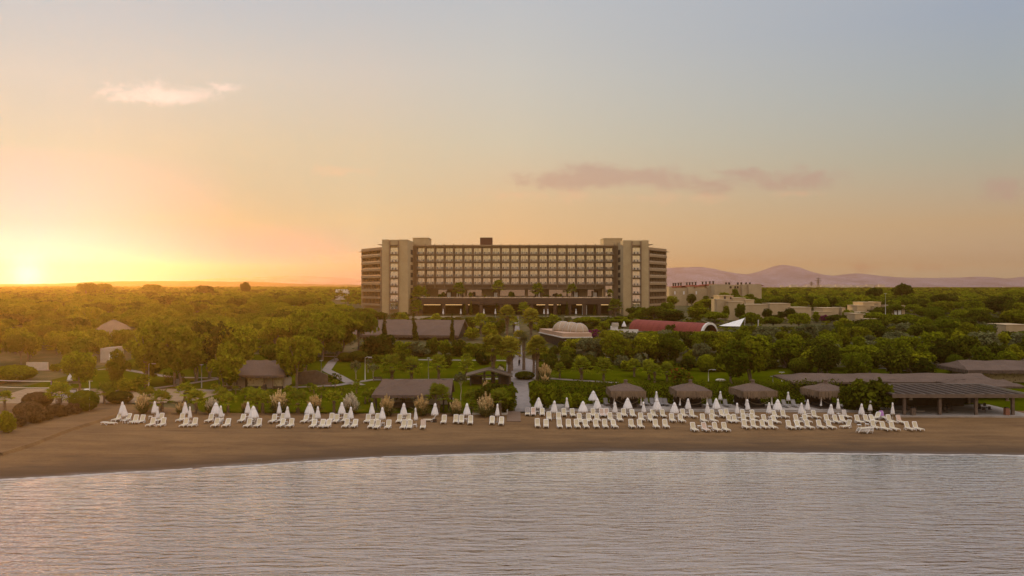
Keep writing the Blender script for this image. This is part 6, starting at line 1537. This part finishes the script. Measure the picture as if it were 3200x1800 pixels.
# plants on the hotel terrace
for i, (px, yt, D, z) in enumerate(((1312, 898, 331, 9), (1433, 884, 329, 15.25), (1557, 878, 329, 15.25), (1680, 886, 329, 15.25), (1787, 888, 329, 15.25), (1906, 905, 326, 15.25), (1303, 940, 318, 8.2), (1923, 935, 318, 8.2), (1636, 946, 312, 8.0))):
    p = at(px, 900, D); p.z = z; palm('mpalm', p, CAMZ + (HOR - yt) / 2500 * D - z, 'dark palm against the hotel front, %s from the left' % ordn(1 + sum(q[0] < px for q in ((1312,), (1433,), (1557,), (1680,), (1787,), (1906,), (1303,), (1923,), (1636,)))), 'palms of the hotel terrace')
TSH = (1375, 1385, 1470, 1516, 1596, 1606, 1700, 1710, 1745, 1752, 1904, 1340)
for i, px in enumerate(TSH):
    p = at(px, 900, 327.5); p.z = 15.25; plant(rw.choice(['bushd', 'ball']), p, rw.uniform(1.3, 2.6), rw.uniform(1.0, 2.0), 'dark potted shrub on the hotel terrace, %s from the left' % ordn(1 + sum(q < px for q in TSH)), 'shrub', 'potted shrubs on the hotel terrace')
TCY = (1304, 1452, 1472, 1552, 1632, 1748, 1772, 1858)
for px in TCY:
    p = at(px, 900, 323.5); p.z = 8.3; plant('cypress', p, rw.uniform(4.5, 7.6), 1.5, 'slim dark cypress before the hotel podium, %s from the left' % ordn(1 + sum(q < px for q in TCY)), None, 'cypresses before the podium')
for a in (('pined', 766, 880, 34, 520, 'lone tall round pine on the skyline left of the hotel'), ('pined', 640, 890, 60, 520, 'broad skyline pine left of the lone tall pine'), ('pined', 2822, 887, 62, 420, 'tall round pine rising over the right woods'), ('pined', 2728, 897, 62, 420, 'broad pine left of the tallest round pine on the right'), ('pine', 470, 888, 70, 600, 'wide skyline pine above the left ridge'), ('pine', 270, 881, 62, 520, 'tall skyline pine near the sun'), ('pine', 325, 883, 60, 560, 'second skyline pine near the sun'), ('pine', 3165, 903, 90, 430, 'broad pine on the right skyline edge')):
    p = onG((a[1] - 1600) / 2500 * a[4], a[4]); h = CAMZ + (HOR - a[2]) / 2500 * a[4] - p.z; plant(a[0], p, h, a[3] / 2500 * a[4], a[5])
for i, (px, pyt, wpx, D) in enumerate([(2100, 925, 46, 405), (2160, 918, 30, 405), (2205, 926, 40, 405), (2260, 912, 40, 405), (2268, 955, 26, 288), (2300, 905, 36, 405), (2312, 948, 36, 288), (2345, 918, 40, 405), (2345, 975, 30, 288), (2360, 988, 36, 288), (2396, 962, 34, 288), (2420, 984, 40, 288), (2440, 972, 26, 288), (2468, 964, 44, 288), (2510, 985, 36, 288), (2548, 975, 30, 288), (2600, 985, 30, 288), (2650, 968, 34, 288), (2668, 988, 40, 288), (2700, 1000, 40, 288), (2748, 975, 36, 288), (2775, 968, 24, 288), (2822, 985, 36, 288), (3160, 1038, 50, 220), (3190, 1042, 40, 220)]):
    p = onG((px - 1600) / 2500 * D, D); plant(rw.choice(['darkbroad', 'broad', 'darkbroad', 'yellow']), p, CAMZ + (HOR - pyt) / 2500 * D - p.z, wpx / 2500 * D, 'tree close before the cream houses, %s from the left' % ordn(i + 1), None, 'trees close before the cream houses')
# far woods and undergrowth that read as one mass
def mass(name, label, cat, pts, mats, nl, size, seed):
    rng = np.random.default_rng(seed); base = []
    for v in range(6):
        bl = crown_blobs(rng, 1.0, .0, 1.0, 9, 'flat'); base.append(leaves(bl, nl, size, rng, flat=.7, up=.5))
    Vs, mi = [], []
    for i, (x, y, z, w, h) in enumerate(pts):
        B = base[i % 6].copy(); a = rng.uniform(0, 6.28); ca_, sa_ = math.cos(a), math.sin(a)
        X_ = (B[:, :, 0] * ca_ - B[:, :, 1] * sa_) * w + x; Y_ = (B[:, :, 0] * sa_ + B[:, :, 1] * ca_) * w + y; Z_ = B[:, :, 2] * h + z
        Vs.append(np.stack([X_, Y_, Z_], 2)); mi.append(np.full(len(B), rng.integers(len(mats))))
    me = quads(name, np.concatenate(Vs), mats, np.concatenate(mi)); return tag(link(name, me), label, cat, kind='stuff')
pts = []; y = 374.0
rf = random.Random(8)
while y < 2500:
    s_ = 9.5 + (y - 380) * .013; x = -.66 * y - 10
    while x < .66 * y + 10:
        X_, Y_ = x + rf.uniform(-.4, .4) * s_, y + rf.uniform(-.4, .4) * s_; px = npx((X_, Y_))
        if not (Y_ < 455 and 70 < X_ < 146) and not (1135 < px < 2075 and Y_ > 400) and not (-82 < X_ < 84 and Y_ < 400) and not (1040 < px < 1092 and Y_ < 560):
            gz = G(X_, Y_); lim = (HOR - (887 if px < 1200 else 897 + max(0, (2500 - px)) * .004)) / 2500 * Y_ + CAMZ + rf.uniform(-1.6, .2) - gz
            if px > 2100 and Y_ < 430: lim = min(lim, (HOR - 925) / 2500 * Y_ + CAMZ - gz) if px < 2400 else lim
            h = min(rf.uniform(4.5, 7.5), lim)
            if h > 1.5: pts.append((X_, Y_, gz, s_ * rf.uniform(.9, 1.45), h))
        x += s_
    y += s_ * .9
for i in range(900):        # the same woods carried on beyond both edges of the view
    y = rf.uniform(150, 420); sg = rf.choice((-1, 1)); x = sg * (.66 * y + rf.uniform(8, 120))
    if fit(onG(x, y), 5, 6): pts.append((x, y, G(x, y), rf.uniform(7, 11), rf.uniform(4, 7)))
mass('far_woods', 'far woodland reaching to the foot of the hills', 'woods', pts, [LF, LFD, LF, LFY], 110, .13, 3)
pts = []
for i in range(3400):
    y = rf.uniform(205, 400); x = rf.uniform(-.65 * y - 5, .65 * y + 5); p = onG(x, y)
    if fit(p, 2, 3) is None or (-42 < x < 46 and 215 < y < 330) or (x > 3 and y < 206): continue
    if -85 < x < 88 and y > 325: continue
    h = fit(p, rf.uniform(.8, 2.2), 3)
    if h and h > .3: pts.append((x, y, p.z - .2, rf.uniform(2.5, 5), h))
mass('undergrowth', 'low scrub between the trees', 'undergrowth', pts, [LF, LFD, LFO, LFY], 120, .17, 4)
# ------------------------------------------------------------------ tidy: nothing unlabelled
for o in list(sc.objects):
    if o.parent is None and o.type == 'EMPTY' and not o.get('label'): print('UNLABELLED', o.name)
from collections import Counter
lc = Counter(o['label'] for o in sc.objects if o.parent is None and o.get('label'))
print('DUP', [k for k, v in lc.items() if v > 1][:8], 'LONG', [k for k in lc if len(k.split()) > 16][:8], Counter(o.name.split('.')[0] for o in sc.objects if o.parent is None).most_common(9))
print('TREES', total, 'OBJECTS', len(sc.objects))
